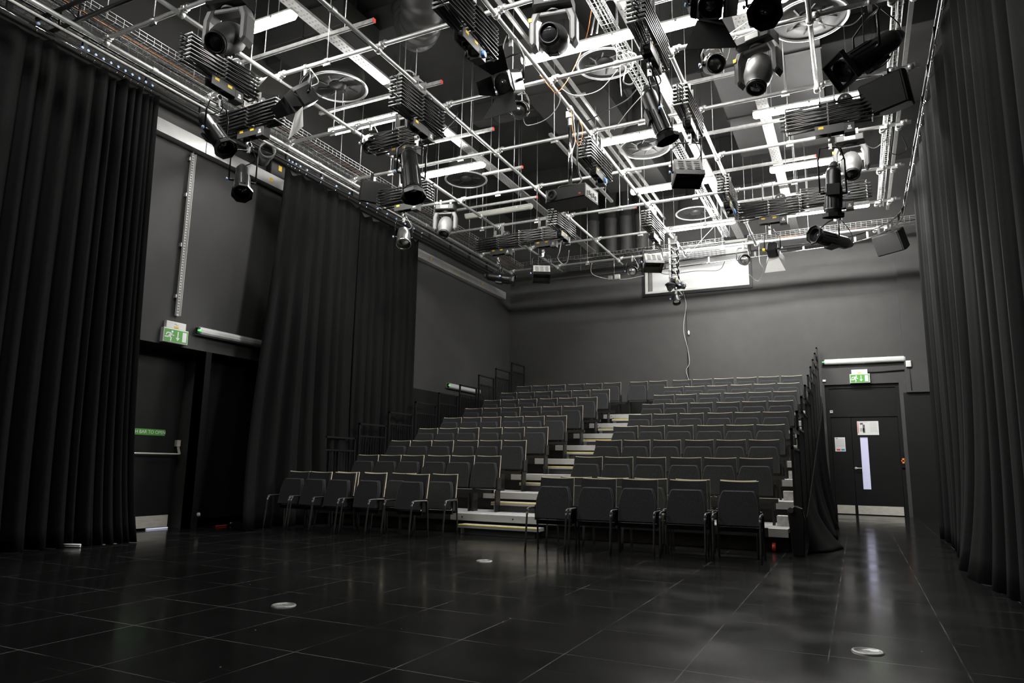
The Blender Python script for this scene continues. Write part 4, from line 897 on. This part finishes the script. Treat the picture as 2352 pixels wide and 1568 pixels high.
def fresnel(lab, x, y, z, piv, aim, s=1.0, top=-0.1, flaps=True, flap_mt='grey_plastic', yel=False, body='black_metal'):
    t = lamp_root('fresnel_lamp', lab, 'spotlight', x, y, z, 'fresnel lamps'); clamp(t); yoke(t, piv, aim, 0.15 * s, top, 0.01 * s)
    m = body_m(piv, aim) @ Matrix.Diagonal((s, s, s, 1)); b = MB(m)
    P = [(-0.1, -0.09), (-0.07, -0.11), (0.07, -0.11), (0.1, -0.09), (0.1, 0.07), (0.07, 0.11), (-0.07, 0.11), (-0.1, 0.07)]
    b.M = m @ RX(-PI / 2); b.pillow([(p[0], p[1]) for p in P], -0.14, 0.1, 0.02); b.build('body', body, t)
    v = MB(m)
    for k in range(5):
        for q in (-1, 1): v.box(q * 0.035 - 0.025, q * 0.035 + 0.025, 0.108, 0.112, -0.1 + 0.035 * k, -0.085 + 0.035 * k)
    v.build('vents', 'ink', t)
    MB(m).lathe([(0.1, 0.09), (0.1, 0.14), (0.09, 0.145)], 20, cap=False).build('lens_ring', body, t)
    MB(m).lathe([(0.09, 0.12), (0.07, 0.135), (0.045, 0.128), (0.04, 0.14), (0.001, 0.145)], 20, cap=False).build('lens', 'reflector', t)
    if flaps:
        for k, ln in enumerate((0.27, 0.19, 0.27, 0.19)):
            fm = MB(m @ RZ(k * PI / 2)); w0, w1 = 0.095, (0.2 if k % 2 == 0 else 0.06)
            o = 0.4 + 0.35 * (k % 2 == 0)
            p0 = [(-w0, 0.1, 0.15), (w0, 0.1, 0.15), (w1, 0.1 + ln * math.sin(o), 0.15 + ln * math.cos(o)), (-w1, 0.1 + ln * math.sin(o), 0.15 + ln * math.cos(o))]
            fm.add(p0 + [(a, b2 + 0.003, c) for a, b2, c in p0], [(0, 1, 2, 3), (7, 6, 5, 4), (0, 4, 5, 1), (1, 5, 6, 2), (2, 6, 7, 3), (3, 7, 4, 0)]).build('barn_door', flap_mt if k % 2 == 0 else 'black_metal', t)
    if yel: tag(MB(T(*piv)).lathe([(0.03, -0.16), (0.03, -0.12)], 12, RY(PI / 2)).build('focus_knob', 'yellow', t), 'yellow focus knob')
    flex(t, Vector(m @ Vector((0, 0.05, -0.14))), (0.06, 0.0, -0.02), 0.06, 'cable_grey'); return t
def par(lab, x, y, z, piv, aim, s=1.0, foil=True, top=-0.09, body='black_metal'):
    t = lamp_root('par_can', lab, 'spotlight', x, y, z, 'par cans'); clamp(t); yoke(t, piv, aim, 0.13 * s, top, 0.009)
    m = body_m(piv, aim) @ Matrix.Diagonal((s, s, s, 1))
    MB(m).lathe([(0.05, -0.17), (0.085, -0.14), (0.1, -0.05), (0.105, 0.11), (0.112, 0.12), (0.112, 0.15), (0.1, 0.15), (0.098, 0.12)], 20, cap=False).build('body', body, t)
    MB(m).lathe([(0.098, 0.1), (0.08, 0.118), (0.001, 0.125)], 20, cap=False).build('lens', 'reflector', t)
    if foil:
        rnd = random.Random(int(x * 100)); f = MB(m); n = 18; vs = []; fs = []
        for j, (rr, zz) in enumerate(((0.1, -0.18), (0.125, -0.1), (0.13, 0.0), (0.14, 0.06))):
            for k in range(n): a = -0.3 + 3.6 * k / (n - 1); q = rr + rnd.uniform(-0.012, 0.014); vs.append((q * math.cos(a), q * math.sin(a), zz + rnd.uniform(-0.015, 0.015)))
        for j in range(3):
            for k in range(n - 1): fs.append((j * n + k, j * n + k + 1, (j + 1) * n + k + 1, (j + 1) * n + k))
        o = f.add(vs, fs).build('foil_wrap', 'foil', t); q = o.modifiers.new('t', 'SOLIDIFY'); q.thickness = 0.003; tag(o, 'crumpled silver foil wrap')
    flex(t, Vector(m @ Vector((0, 0, -0.16))), (0.05, 0, -0.03), 0.06, 'cable_grey'); return t
def moving_head(lab, x, y, z, rz, tilt, s=1.0, col='black_plastic', head='grey_plastic', marks=False):
    # base hangs under the pipe, arms reach down, head tilts about the local x axis; rz turns the front (-y) of the fixture
    t = lamp_root('moving_head', lab, 'moving head lamp', x, y, z, 'moving head lamps'); t.rotation_euler = (0, 0, rz)
    S = Matrix.Diagonal((s, s, s, 1))
    for q in (-0.1, 0.1): MB(S @ T(q, 0, 0)).box(-0.015, 0.015, -0.035, 0.035, -0.09, 0.03).build('hook_clamp', 'galv', t)
    MB(S).box(-0.19, 0.19, -0.13, 0.13, -0.2, -0.08, 0.02).build('base', col, t)
    MB(S).box(-0.07, 0.07, -0.135, -0.13, -0.17, -0.11).build('display', 'pale_grey', t)
    MB(S).lathe([(0.08, -0.225), (0.08, -0.2)], 16).box(-0.2, 0.2, -0.055, 0.055, -0.265, -0.22, 0.01).build('yoke_bridge', 'arm_grey', t)
    for q in (-1, 1):
        P = [(0.12, -0.23), (0.2, -0.23), (0.235, -0.32), (0.235, -0.55), (0.2, -0.6), (0.165, -0.56), (0.165, -0.34)]
        MB(S).pillow([(q * a, b) for a, b in P], -0.075, 0.075, 0.018).build('yoke_arm', 'arm_grey', t)
    m = S @ T(0, 0, -0.5) @ RX(tilt)
    MB(m).lathe([(0.05, -0.2), (0.11, -0.17), (0.14, -0.08), (0.145, 0.03), (0.125, 0.12), (0.1, 0.17), (0.105, 0.19)], 24).build('head', head, t)
    MB(m).lathe([(0.085, 0.18), (0.1, 0.185), (0.1, 0.225), (0.082, 0.225), (0.08, 0.2)], 24, cap=False).build('lens_bezel', 'black_plastic', t)
    MB(m).lathe([(0.08, 0.2), (0.05, 0.215), (0.001, 0.22)], 20, cap=False).build('lens', 'lens', t)
    v = MB(m)
    for k in range(3): v.box(-0.06 + 0.04 * k, -0.03 + 0.04 * k, -0.146, -0.13, -0.04, 0.05)
    v.build('head_vents', 'ink', t)
    if marks: tag(MB(S).box(-0.235, -0.2, -0.08, -0.076, -0.33, -0.29).build('sticker', 'yellow', t), 'small yellow sticker')
    return t
def flood(lab, x, y, z, piv, aim, s=1.0, top=-0.1, col='mid_grey'):
    t = lamp_root('flood_lamp', lab, 'flood lamp', x, y, z, 'louvred flood lamps'); clamp(t); yoke(t, piv, aim, 0.19 * s, top)
    m = body_m(piv, aim) @ Matrix.Diagonal((s, s, s, 1)); b = MB(m); w = 0.17
    sec = [(-0.08, -0.13), (0.1, -0.13), (0.13, 0.05), (0.13, 0.13), (-0.13, 0.13), (-0.13, 0.02)]
    vs = [(q, yy, zz) for q in (-w, w) for yy, zz in sec]; n = len(sec)
    b.add(vs, [list(range(n)), list(range(2 * n - 1, n - 1, -1))] + [(k, k + n, (k + 1) % n + n, (k + 1) % n) for k in range(n) if k != 3]).build('housing', col, t)
    v = MB(m)
    for r in range(5):
        for q in (-0.1, 0.0, 0.1):
            v.box(q - 0.035, q + 0.035, -0.06 + 0.035 * r, -0.045 + 0.035 * r, -0.134, -0.131)
            zz = -0.09 + 0.035 * r; v.add([(q - 0.035, 0.104 + (zz + 0.13) / 6, zz), (q + 0.035, 0.104 + (zz + 0.13) / 6, zz), (q + 0.035, 0.107 + (zz + 0.145) / 6, zz + 0.014), (q - 0.035, 0.107 + (zz + 0.145) / 6, zz + 0.014)], [(0, 1, 2, 3), (3, 2, 1, 0)])
    v.build('louvres', 'ink', t)
    MB(m).box(-0.155, 0.155, -0.115, 0.115, 0.0, 0.01).build('reflector', 'black_metal', t)
    MB(m).tube([(-0.12, 0, 0.07), (0.12, 0, 0.05)], 0.008, 8).build('lamp_tube', 'grey_plastic', t)
    MB(m).box(-w - 0.01, w + 0.01, -0.14, -0.13, 0.08, 0.15).box(-w - 0.01, w + 0.01, 0.13, 0.14, 0.08, 0.15).box(-w - 0.01, -w, -0.13, 0.13, 0.08, 0.15).box(w, w + 0.01, -0.13, 0.13, 0.08, 0.15).build('gel_runner', 'black_metal', t)
    flex(t, Vector(m @ Vector((0.05, 0, -0.13))), (0.05, 0, -0.04), 0.04); return t
def speaker(lab, x, y, z, rz, s=1.0, pitch=0.3):
    t = lamp_root('loudspeaker', lab, 'loudspeaker', x, y, z, 'black loudspeakers')
    m = T(0, 0, -0.3) @ RZ(rz) @ RX(pitch) @ Matrix.Diagonal((s, s, s, 1))
    b = MB(m @ RX(PI / 2)); b.pillow([(-0.24, -0.2), (0.24, -0.2), (0.25, -0.12), (0.14, 0.16), (-0.14, 0.16), (-0.25, -0.12)], -0.18, 0.18, 0.015); b.build('cabinet', 'speaker_black', t)
    MB(m).box(-0.225, 0.225, 0.198, 0.208, -0.165, 0.165, 0.004).build('grille', 'speaker_black', t)
    MB().box(-0.03, 0.03, -0.03, 0.03, -0.16, 0.03).tube([(0, 0, -0.16), (0, 0, -0.3)], 0.014, 8).build('bracket', 'black_metal', t); return t
# direct on the pipes
moving_head('big black moving head hanging at the top by the long wall', -5.5, 4.57, ZP, 0.2, PI - 0.85, 1.1, 'black_plastic', 'grey_plastic')
moving_head('moving head with a glassy lens at the top in the middle', -2.5, 6.0, ZP, 0.17, PI / 2 + 0.3, 1.05, 'black_plastic', 'grey_plastic', True)
moving_head('pale grey moving head on the door side, lens pointing down', -0.7, 7.5, ZP, -0.3, PI - 0.35, 1.05, 'black_plastic', 'mid_grey', True)
moving_head('small moving head beyond the loudspeaker by the curtains', -6.55, 10.57, ZP, 0.3, PI - 0.5, 0.95, 'black_plastic', 'arm_grey', False)
moving_head('pale moving head behind the upright black spotlight', 0.2, 10.57, ZP, 0.0, PI - 0.5, 1.0, 'black_plastic', 'arm_grey', True)
fresnel('barn door lamp with white flaps by the long wall', -5.8, 6.0, ZP, (0, 0, -0.38), (-0.31, -0.67, -0.68), 1.15, flap_mt='offwhite')
fresnel('lamp with black barn doors below the big lit batten', -3.2, 6.43, ZQ, (0, 0, -0.55), (-0.11, -0.88, -0.47), 1.15, top=-0.22, flap_mt='black_plastic')
fresnel('lamp with wide barn doors cut off at the top edge', -0.97, 6.0, ZP, (0, 0, -0.58), (0.26, -0.71, -0.65), 1.15, top=-0.2, flap_mt='grey_plastic')
par('foil wrapped par can below the black barn doors', -3.6, 7.5, ZP, (0, 0, -0.34), (0.41, -0.85, -0.33), 0.95)
par('round par can beside the pale grey moving head', -1.18, 7.5, ZP, (0, 0, -0.31), (0.4, -0.82, -0.41), 0.95)
par('foil wrapped reddish lamp beside the lit batten', -5.95, 7.5, ZP, (0, 0, -0.33), (0.51, -0.56, -0.65), 0.9)
par('small round lamp in front of the window edge', -1.92, 15.28, ZP, (0, 0, -0.36), (0.33, -0.9, -0.27), 1.1, False)
par('dark round lamp beside the window', -4.38, 15.28, ZP, (0, 0, -0.34), (0.24, -0.93, -0.27), 1.1, False)
profile('long black spotlight slanting at the top beside the curtain', 0.42, 7.5, ZP, (-0.06, 0.02, -0.58), (-0.69, -0.44, -0.57), 1.25, -0.16, 'sq')
profile('black spotlight cut off at the top on the door side', -0.45, 6.0, ZP, (0, 0, -0.7), (-0.05, -0.63, -0.78), 1.1, -0.3)
speaker('black loudspeaker on the grid beside the gathered curtains', -7.05, 9.03, ZP, -2.2, 1.0, -0.35)
speaker('large black loudspeaker hanging by the door side curtain', 0.66, 9.03, ZP, 2.6, 1.1, -0.3)
speaker('black loudspeaker in the far corner on the door side', 0.94, 15.28, ZP, 2.5, 1.15, -0.45)
# hung below the scissor hangers
def hang(i, x, y, zc): return SCI[i][1], SCI[i][2], SB[i] + 0.03, (x - SCI[i][1], y - SCI[i][2], zc - SB[i] - 0.03)
profile('spotlight under the scissor hanger nearest the long wall', *hang(0, -6.31, 5.2, 4.60), (0.65, 0.03, -0.76), 0.95, -0.08)
profile('lower black spotlight in front of the white trunking', *hang(1, -6.7, 5.98, 4.40), (0.48, -0.38, -0.79), 0.95, -0.08)
profile('large black spotlight hanging between two lit battens', *hang(2, -4.78, 6.87, 4.50), (0.27, -0.18, -0.95), 1.15, -0.08)
par('bright steel lamp hanging in front of the gathered curtains', *hang(4, -6.4, 9.06, 4.57), (0.29, -0.39, -0.87), 1.1, False, -0.08, 'reflector')
profile('steel bodied spotlight with a black flared front in the middle', *hang(7, -1.66, 6.85, 4.60), (0.32, 0.12, -0.94), 0.95, -0.06)
flood('louvred flood lamp hanging in the middle of the grid', *hang(8, -1.7, 8.46, 4.62), (0.15, -0.3, -0.94), 1.0, -0.08)
profile('upright black spotlight pointing straight down on the door side', *hang(9, -0.05, 9.22, 4.36), (-0.06, 0.16, -0.98), 0.98, -0.08)
profile('horizontal black spotlight far on the door side', *hang(10, -0.16, 12.13, 4.66), (-0.69, -0.72, 0.09), 1.15, -0.06)
fresnel('small lamp with a yellow knob and a white flap', *hang(11, -1.05, 12.13, 4.60), (0.07, 0.86, -0.51), 0.85, -0.08, True, 'offwhite', True)
flood('far louvred flood lamp in front of the window', *hang(15, -3.14, 12.3, 4.66), (0.22, -0.42, -0.88), 0.95, -0.08, 'pale_grey')
flood('far louvred flood lamp between the scissor hangers and the window', *hang(13, -5.27, 12.08, 4.62), (0.22, -0.42, -0.88), 0.95, -0.08, 'pale_grey')
profile('horizontal spotlight nearest the far corner', *hang(12, -6.17, 12.13, 4.63), (0.94, 0.31, -0.17), 0.9, -0.06)
# projector on its pole
t = thing('projector', 'black projector hanging from a chrome pole', 'projector', (-3.23, 8.35, ZQ))
MB().tube([(0, 0, 0.05), (0, 0, -1.08)], 0.026, 14).build('pole', 'chrome', t); MB().box(-0.05, 0.05, -0.05, 0.05, -0.06, 0.04, 0.008).lathe([(0.034, -0.16), (0.034, -0.06)], 12).build('pole_clamp', 'galv', t)
pm = T(0.02, 0, -1.2) @ RZ(-0.1)
MB(pm).box(-0.29, 0.29, -0.2, 0.22, -0.09, 0.09, 0.012).build('case', 'black_plastic', t)
v = MB(pm)
for k in range(9): v.box(-0.12, 0.27, -0.2015, -0.2, -0.07 + 0.016 * k, -0.064 + 0.016 * k)
v.build('front_vents', 'grey_plastic', t)
MB(pm).lathe([(0.07, 0.195), (0.075, 0.215), (0.058, 0.22), (0.055, 0.2), (0.05, 0.23), (0.045, 0.2)], 24, T(-0.19, 0, 0) @ RX(PI / 2), cap=False).build('lens_barrel', 'grey_plastic', t)
MB(pm).lathe([(0.045, 0.205), (0.001, 0.215)], 20, T(-0.19, 0, 0) @ RX(PI / 2), cap=False).build('lens', 'lens', t)
tag(MB(pm).box(0.29, 0.293, -0.17, 0.19, -0.07, 0.07).build('side_panel', 'pale_grey', t), 'pale side panel of sockets')
v = MB(pm)
for k in range(5): v.box(0.293, 0.3, -0.14 + 0.06 * k, -0.1 + 0.06 * k, -0.05 + 0.02 * (k % 2), 0.0 + 0.02 * (k % 2))
v.build('sockets', 'black_plastic', t); tag(MB(pm).box(0.2, 0.23, -0.202, -0.2, -0.05, -0.035).build('badge', 'red', t), 'small red badge')
MB().tube([(0.16 * math.cos(a), 0.12 * math.sin(a) - 0.02, -1.085 + 0.012 * (k % 3)) for k, a in enumerate([q * PI / 8 for q in range(40)])], 0.012, 6).build('cable_coil', 'cable_black', t)
# dome camera and small lamps under the opened scissor hanger
t = thing('dome_camera', 'dome camera hanging on a white pole in front of the window', 'camera', (-3.24, 14.1, ZQ))
MB().tube([(0, 0, 0), (0, 0, -0.98)], 0.022, 10).build('pole', 'white', t); MB().lathe([(0.1, -1.02), (0.11, -1.0), (0.06, -0.96), (0.022, -0.95)], 20).build('mount', 'black_plastic', t); MB().lathe([(0.09, -1.02), (0.075, -1.08), (0.04, -1.11), (0.001, -1.12)], 18, cap=False).lathe([(0.045, 0), (0.045, 0.06)], 14, T(0, -0.05, -1.12) @ RX(PI / 2)).build('dome', 'lens', t)
par('small black lamp hanging lowest below the dome camera', -3.16, 14.25, 4.62, (0, 0, -0.22), (0.2, -0.5, -0.8), 0.75, False, -0.05)
fresnel('small twin lamp clustered beside the dome camera', -3.05, 14.3, 4.78, (0, 0, -0.1), (0.9, -0.2, -0.3), 0.5, -0.02, False)
# back track lamps' support and blue white socket
t = thing('socket_box', 'pair of pale socket boxes below the back wire basket', 'box', (-4.95, 15.7, 5.42)); MB().box(-0.14, -0.04, -0.04, 0.04, -0.06, 0.04, 0.005).build('box', 'mid_grey', t); MB().box(0.02, 0.14, -0.04, 0.04, -0.06, 0.06, 0.005).build('box', 'pale_grey', t); MB().tube([(0, 0, 0.05), (0, 0, 0.6)], 0.006, 5).build('rod', 'galv', t)

# ------------------------------------------------------------------ loose cables
def cable(lab, mt, r, pts):
    def up(p):      # carry a free end up to the pipe it is tied to
        c = [(abs(p[0] - q[0]), (q[0], p[1], ZQ)) for q in PX] + [(abs(p[1] - y), (p[0], y, ZP)) for y in PY]
        d, q = min(c); return [q] if d < 0.9 and 4.8 < p[2] < 5.64 else []
    pts = up(pts[0]) + list(pts)
    tag(MB().tube(smooth_path(pts, 6), r, 6).build('cable', mt), lab, 'cable')
tag(MB().tube(smooth_path([(-3.65, 17.27, 5.3), (-3.59, 17.27, 4.95), (-3.67, 17.27, 4.35), (-3.58, 17.27, 3.85), (-3.55, 17.27, 3.5), (-3.63, 17.27, 3.31), (-3.57, 17.27, 3.05)], 6), 0.007, 6).build('cable', 'cable_grey'), 'pale cable hanging down the back wall below the window', 'cable')
tag(MB().tube([(-3.6, 17.28, 5.2), (-3.575, 17.28, 3.0)], 0.009, 6).build('cable', 'cable_black'), 'black cable running straight down the back wall', 'cable')
tag(MB().lathe([(0.001, -0.06), (0.02, -0.05), (0.025, 0.02), (0.001, 0.06)], 10, T(-3.54, 17.25, 4.25)).build('plug', 'white'), 'small white plug on the back wall cable', 'plug')
cable('orange cable drooping below the long lamp near the middle', 'cable_orange', 0.005, [(-2.46, 7.08, 6.3), (-2.66, 7.4, 6.1), (-2.92, 7.58, 5.8), (-3.11, 7.59, 5.6), (-3.15, 7.44, 5.6), (-3.22, 7.29, 5.7)])
cable('grey cable sagging between the third pipe and the basket tray', 'cable_grey', 0.006, [(-3.07, 7.63, 5.66), (-2.98, 7.7, 5.6), (-2.81, 7.71, 5.55), (-2.58, 7.74, 5.6), (-2.31, 7.57, 5.7)])
cable('pale cable looping up from the foil wrapped lamp', 'cable_grey', 0.006, [(-3.57, 7.58, 5.3), (-3.5, 7.71, 5.3), (-3.32, 7.8, 5.4), (-3.14, 7.71, 5.5), (-3.09, 7.64, 5.62)])
cable('black cable rising from the projector pole to the tray', 'cable_black', 0.008, [(-3.14, 8.66, 5.7), (-2.71, 8.46, 5.7), (-2.46, 8.47, 5.8), (-2.32, 8.44, 5.9)])
cable('grey cable curving up beside the central tray', 'cable_grey', 0.006, [(-2.82, 9.03, 5.7), (-2.54, 8.72, 5.75), (-2.28, 8.48, 5.8)])
cable('white loop of cable around the central tray', 'cable_grey', 0.009, [(-2.18, 7.56, 5.9), (-2.07, 7.53, 5.8), (-2.06, 7.56, 5.6), (-2.15, 7.62, 5.5), (-2.23, 7.53, 5.5), (-2.19, 7.52, 5.7), (-2.26, 7.59, 5.9)])
cable('short white cable hanging with a plug end', 'cable_grey', 0.006, [(-2.26, 7.49, 5.7), (-2.27, 7.54, 5.5), (-2.25, 7.51, 5.3)])
cable('black cable looped beside the black basket on the door side', 'cable_black', 0.007, [(0.75, 10.78, 5.6), (0.72, 10.85, 5.45), (0.84, 10.89, 5.42), (0.93, 10.9, 5.5), (0.87, 10.73, 5.62)])
cable('grey cable sagging from the lamp to the door side tray', 'cable_grey', 0.006, [(0.31, 10.52, 5.6), (0.49, 10.71, 5.5), (0.64, 10.77, 5.6), (0.74, 10.96, 5.75)])
cable('pale cable sagging along the back track', 'cable_grey', 0.006, [(-5.36, 15.28, 5.45), (-5.12, 15.69, 5.4), (-4.73, 15.82, 5.38), (-4.25, 15.76, 5.4)])
cable('pale loop of cable under the socket box near the back', 'cable_grey', 0.007, [(-4.81, 11.9, 5.0), (-4.94, 12.1, 4.9), (-4.94, 12.36, 4.85), (-4.83, 12.33, 4.88), (-4.68, 12.04, 5.0)])
cable('diagonal white cable by the far long lamp', 'cable_grey', 0.006, [(-3.08, 14.98, 5.5), (-2.69, 14.41, 5.6), (-2.36, 14.36, 5.9)])
cable('black cable hanging from the second pipe to the scissor hanger', 'cable_black', 0.007, [(-4.57, 7.61, 5.66), (-4.62, 7.56, 5.5), (-4.69, 7.3, 5.2), (-4.8, 7.28, 5.1), (-4.86, 7.23, 5.0)])
cable('white coil of cable above the scissor hanger', 'cable_grey', 0.009, [(-5.17, 6.84, 5.8), (-5.11, 6.96, 6.0), (-4.94, 6.94, 6.0), (-4.87, 7.0, 5.95), (-4.85, 7.02, 5.85)])
cable('white cable loop beside the tall scissor hanger', 'cable_grey', 0.008, [(-3.45, 5.53, 5.5), (-3.35, 5.56, 5.5), (-3.26, 5.6, 5.45), (-3.28, 5.67, 5.4), (-3.39, 5.66, 5.4)])
cable('black flex hanging past the barn door lamp', 'cable_grey', 0.006, [(-3.21, 6.34, 5.66), (-3.27, 6.38, 5.55), (-3.37, 6.55, 5.4), (-3.34, 6.57, 5.35)])
cable('pale flex between the grey moving head and the small lamp', 'cable_grey', 0.006, [(-0.91, 7.44, 5.68), (-0.96, 7.43, 5.6), (-1.01, 7.51, 5.5), (-1.08, 7.54, 5.4)])
cable('white rope line rising to the round diffuser', 'cable_grey', 0.005, [(-1.26, 7.56, 5.66), (-0.99, 7.69, 5.9), (-0.7, 8.06, 6.3)])
cable('grey cables slung along the pipe below the round diffuser', 'cable_grey', 0.006, [(-0.07, 7.59, 5.7), (0.09, 7.57, 5.6), (0.26, 7.6, 5.6), (0.37, 7.61, 5.7)])
cable('dark flex hanging from the long black spotlight', 'cable_black', 0.006, [(0.35, 7.65, 5.1), (0.43, 7.64, 5.05), (0.56, 7.79, 5.2), (0.64, 7.91, 5.4)])
cable('pale cable hanging with a loop by the projector', 'cable_grey', 0.006, [(-3.16, 8.29, 5.6), (-3.15, 8.33, 5.3), (-3.15, 8.23, 5.1), (-3.14, 8.15, 4.9)])
cable('orange cable hanging beside the projector pole', 'cable_orange', 0.004, [(-3.15, 8.19, 5.6), (-3.16, 8.27, 5.4), (-3.1, 8.34, 5.2), (-3.04, 8.32, 5.4), (-3.1, 8.34, 5.6)])
cable('black flex running from the projector to the scissor hanger', 'cable_black', 0.012, [(-3.19, 8.5, 5.1), (-3.2, 8.6, 4.95), (-3.15, 8.56, 4.8), (-3.21, 8.49, 4.7)])
cable('thin grey cable swinging under the far window lamp', 'cable_grey', 0.004, [(-1.59, 15.24, 5.3), (-1.55, 15.61, 5.2), (-1.74, 16.11, 5.1), (-1.91, 15.65, 5.2)])
cable('black cable draped along the back track', 'cable_black', 0.007, [(-3.81, 15.74, 5.4), (-3.03, 15.83, 5.4), (-2.57, 16.02, 5.42), (-2.36, 15.64, 5.5)])
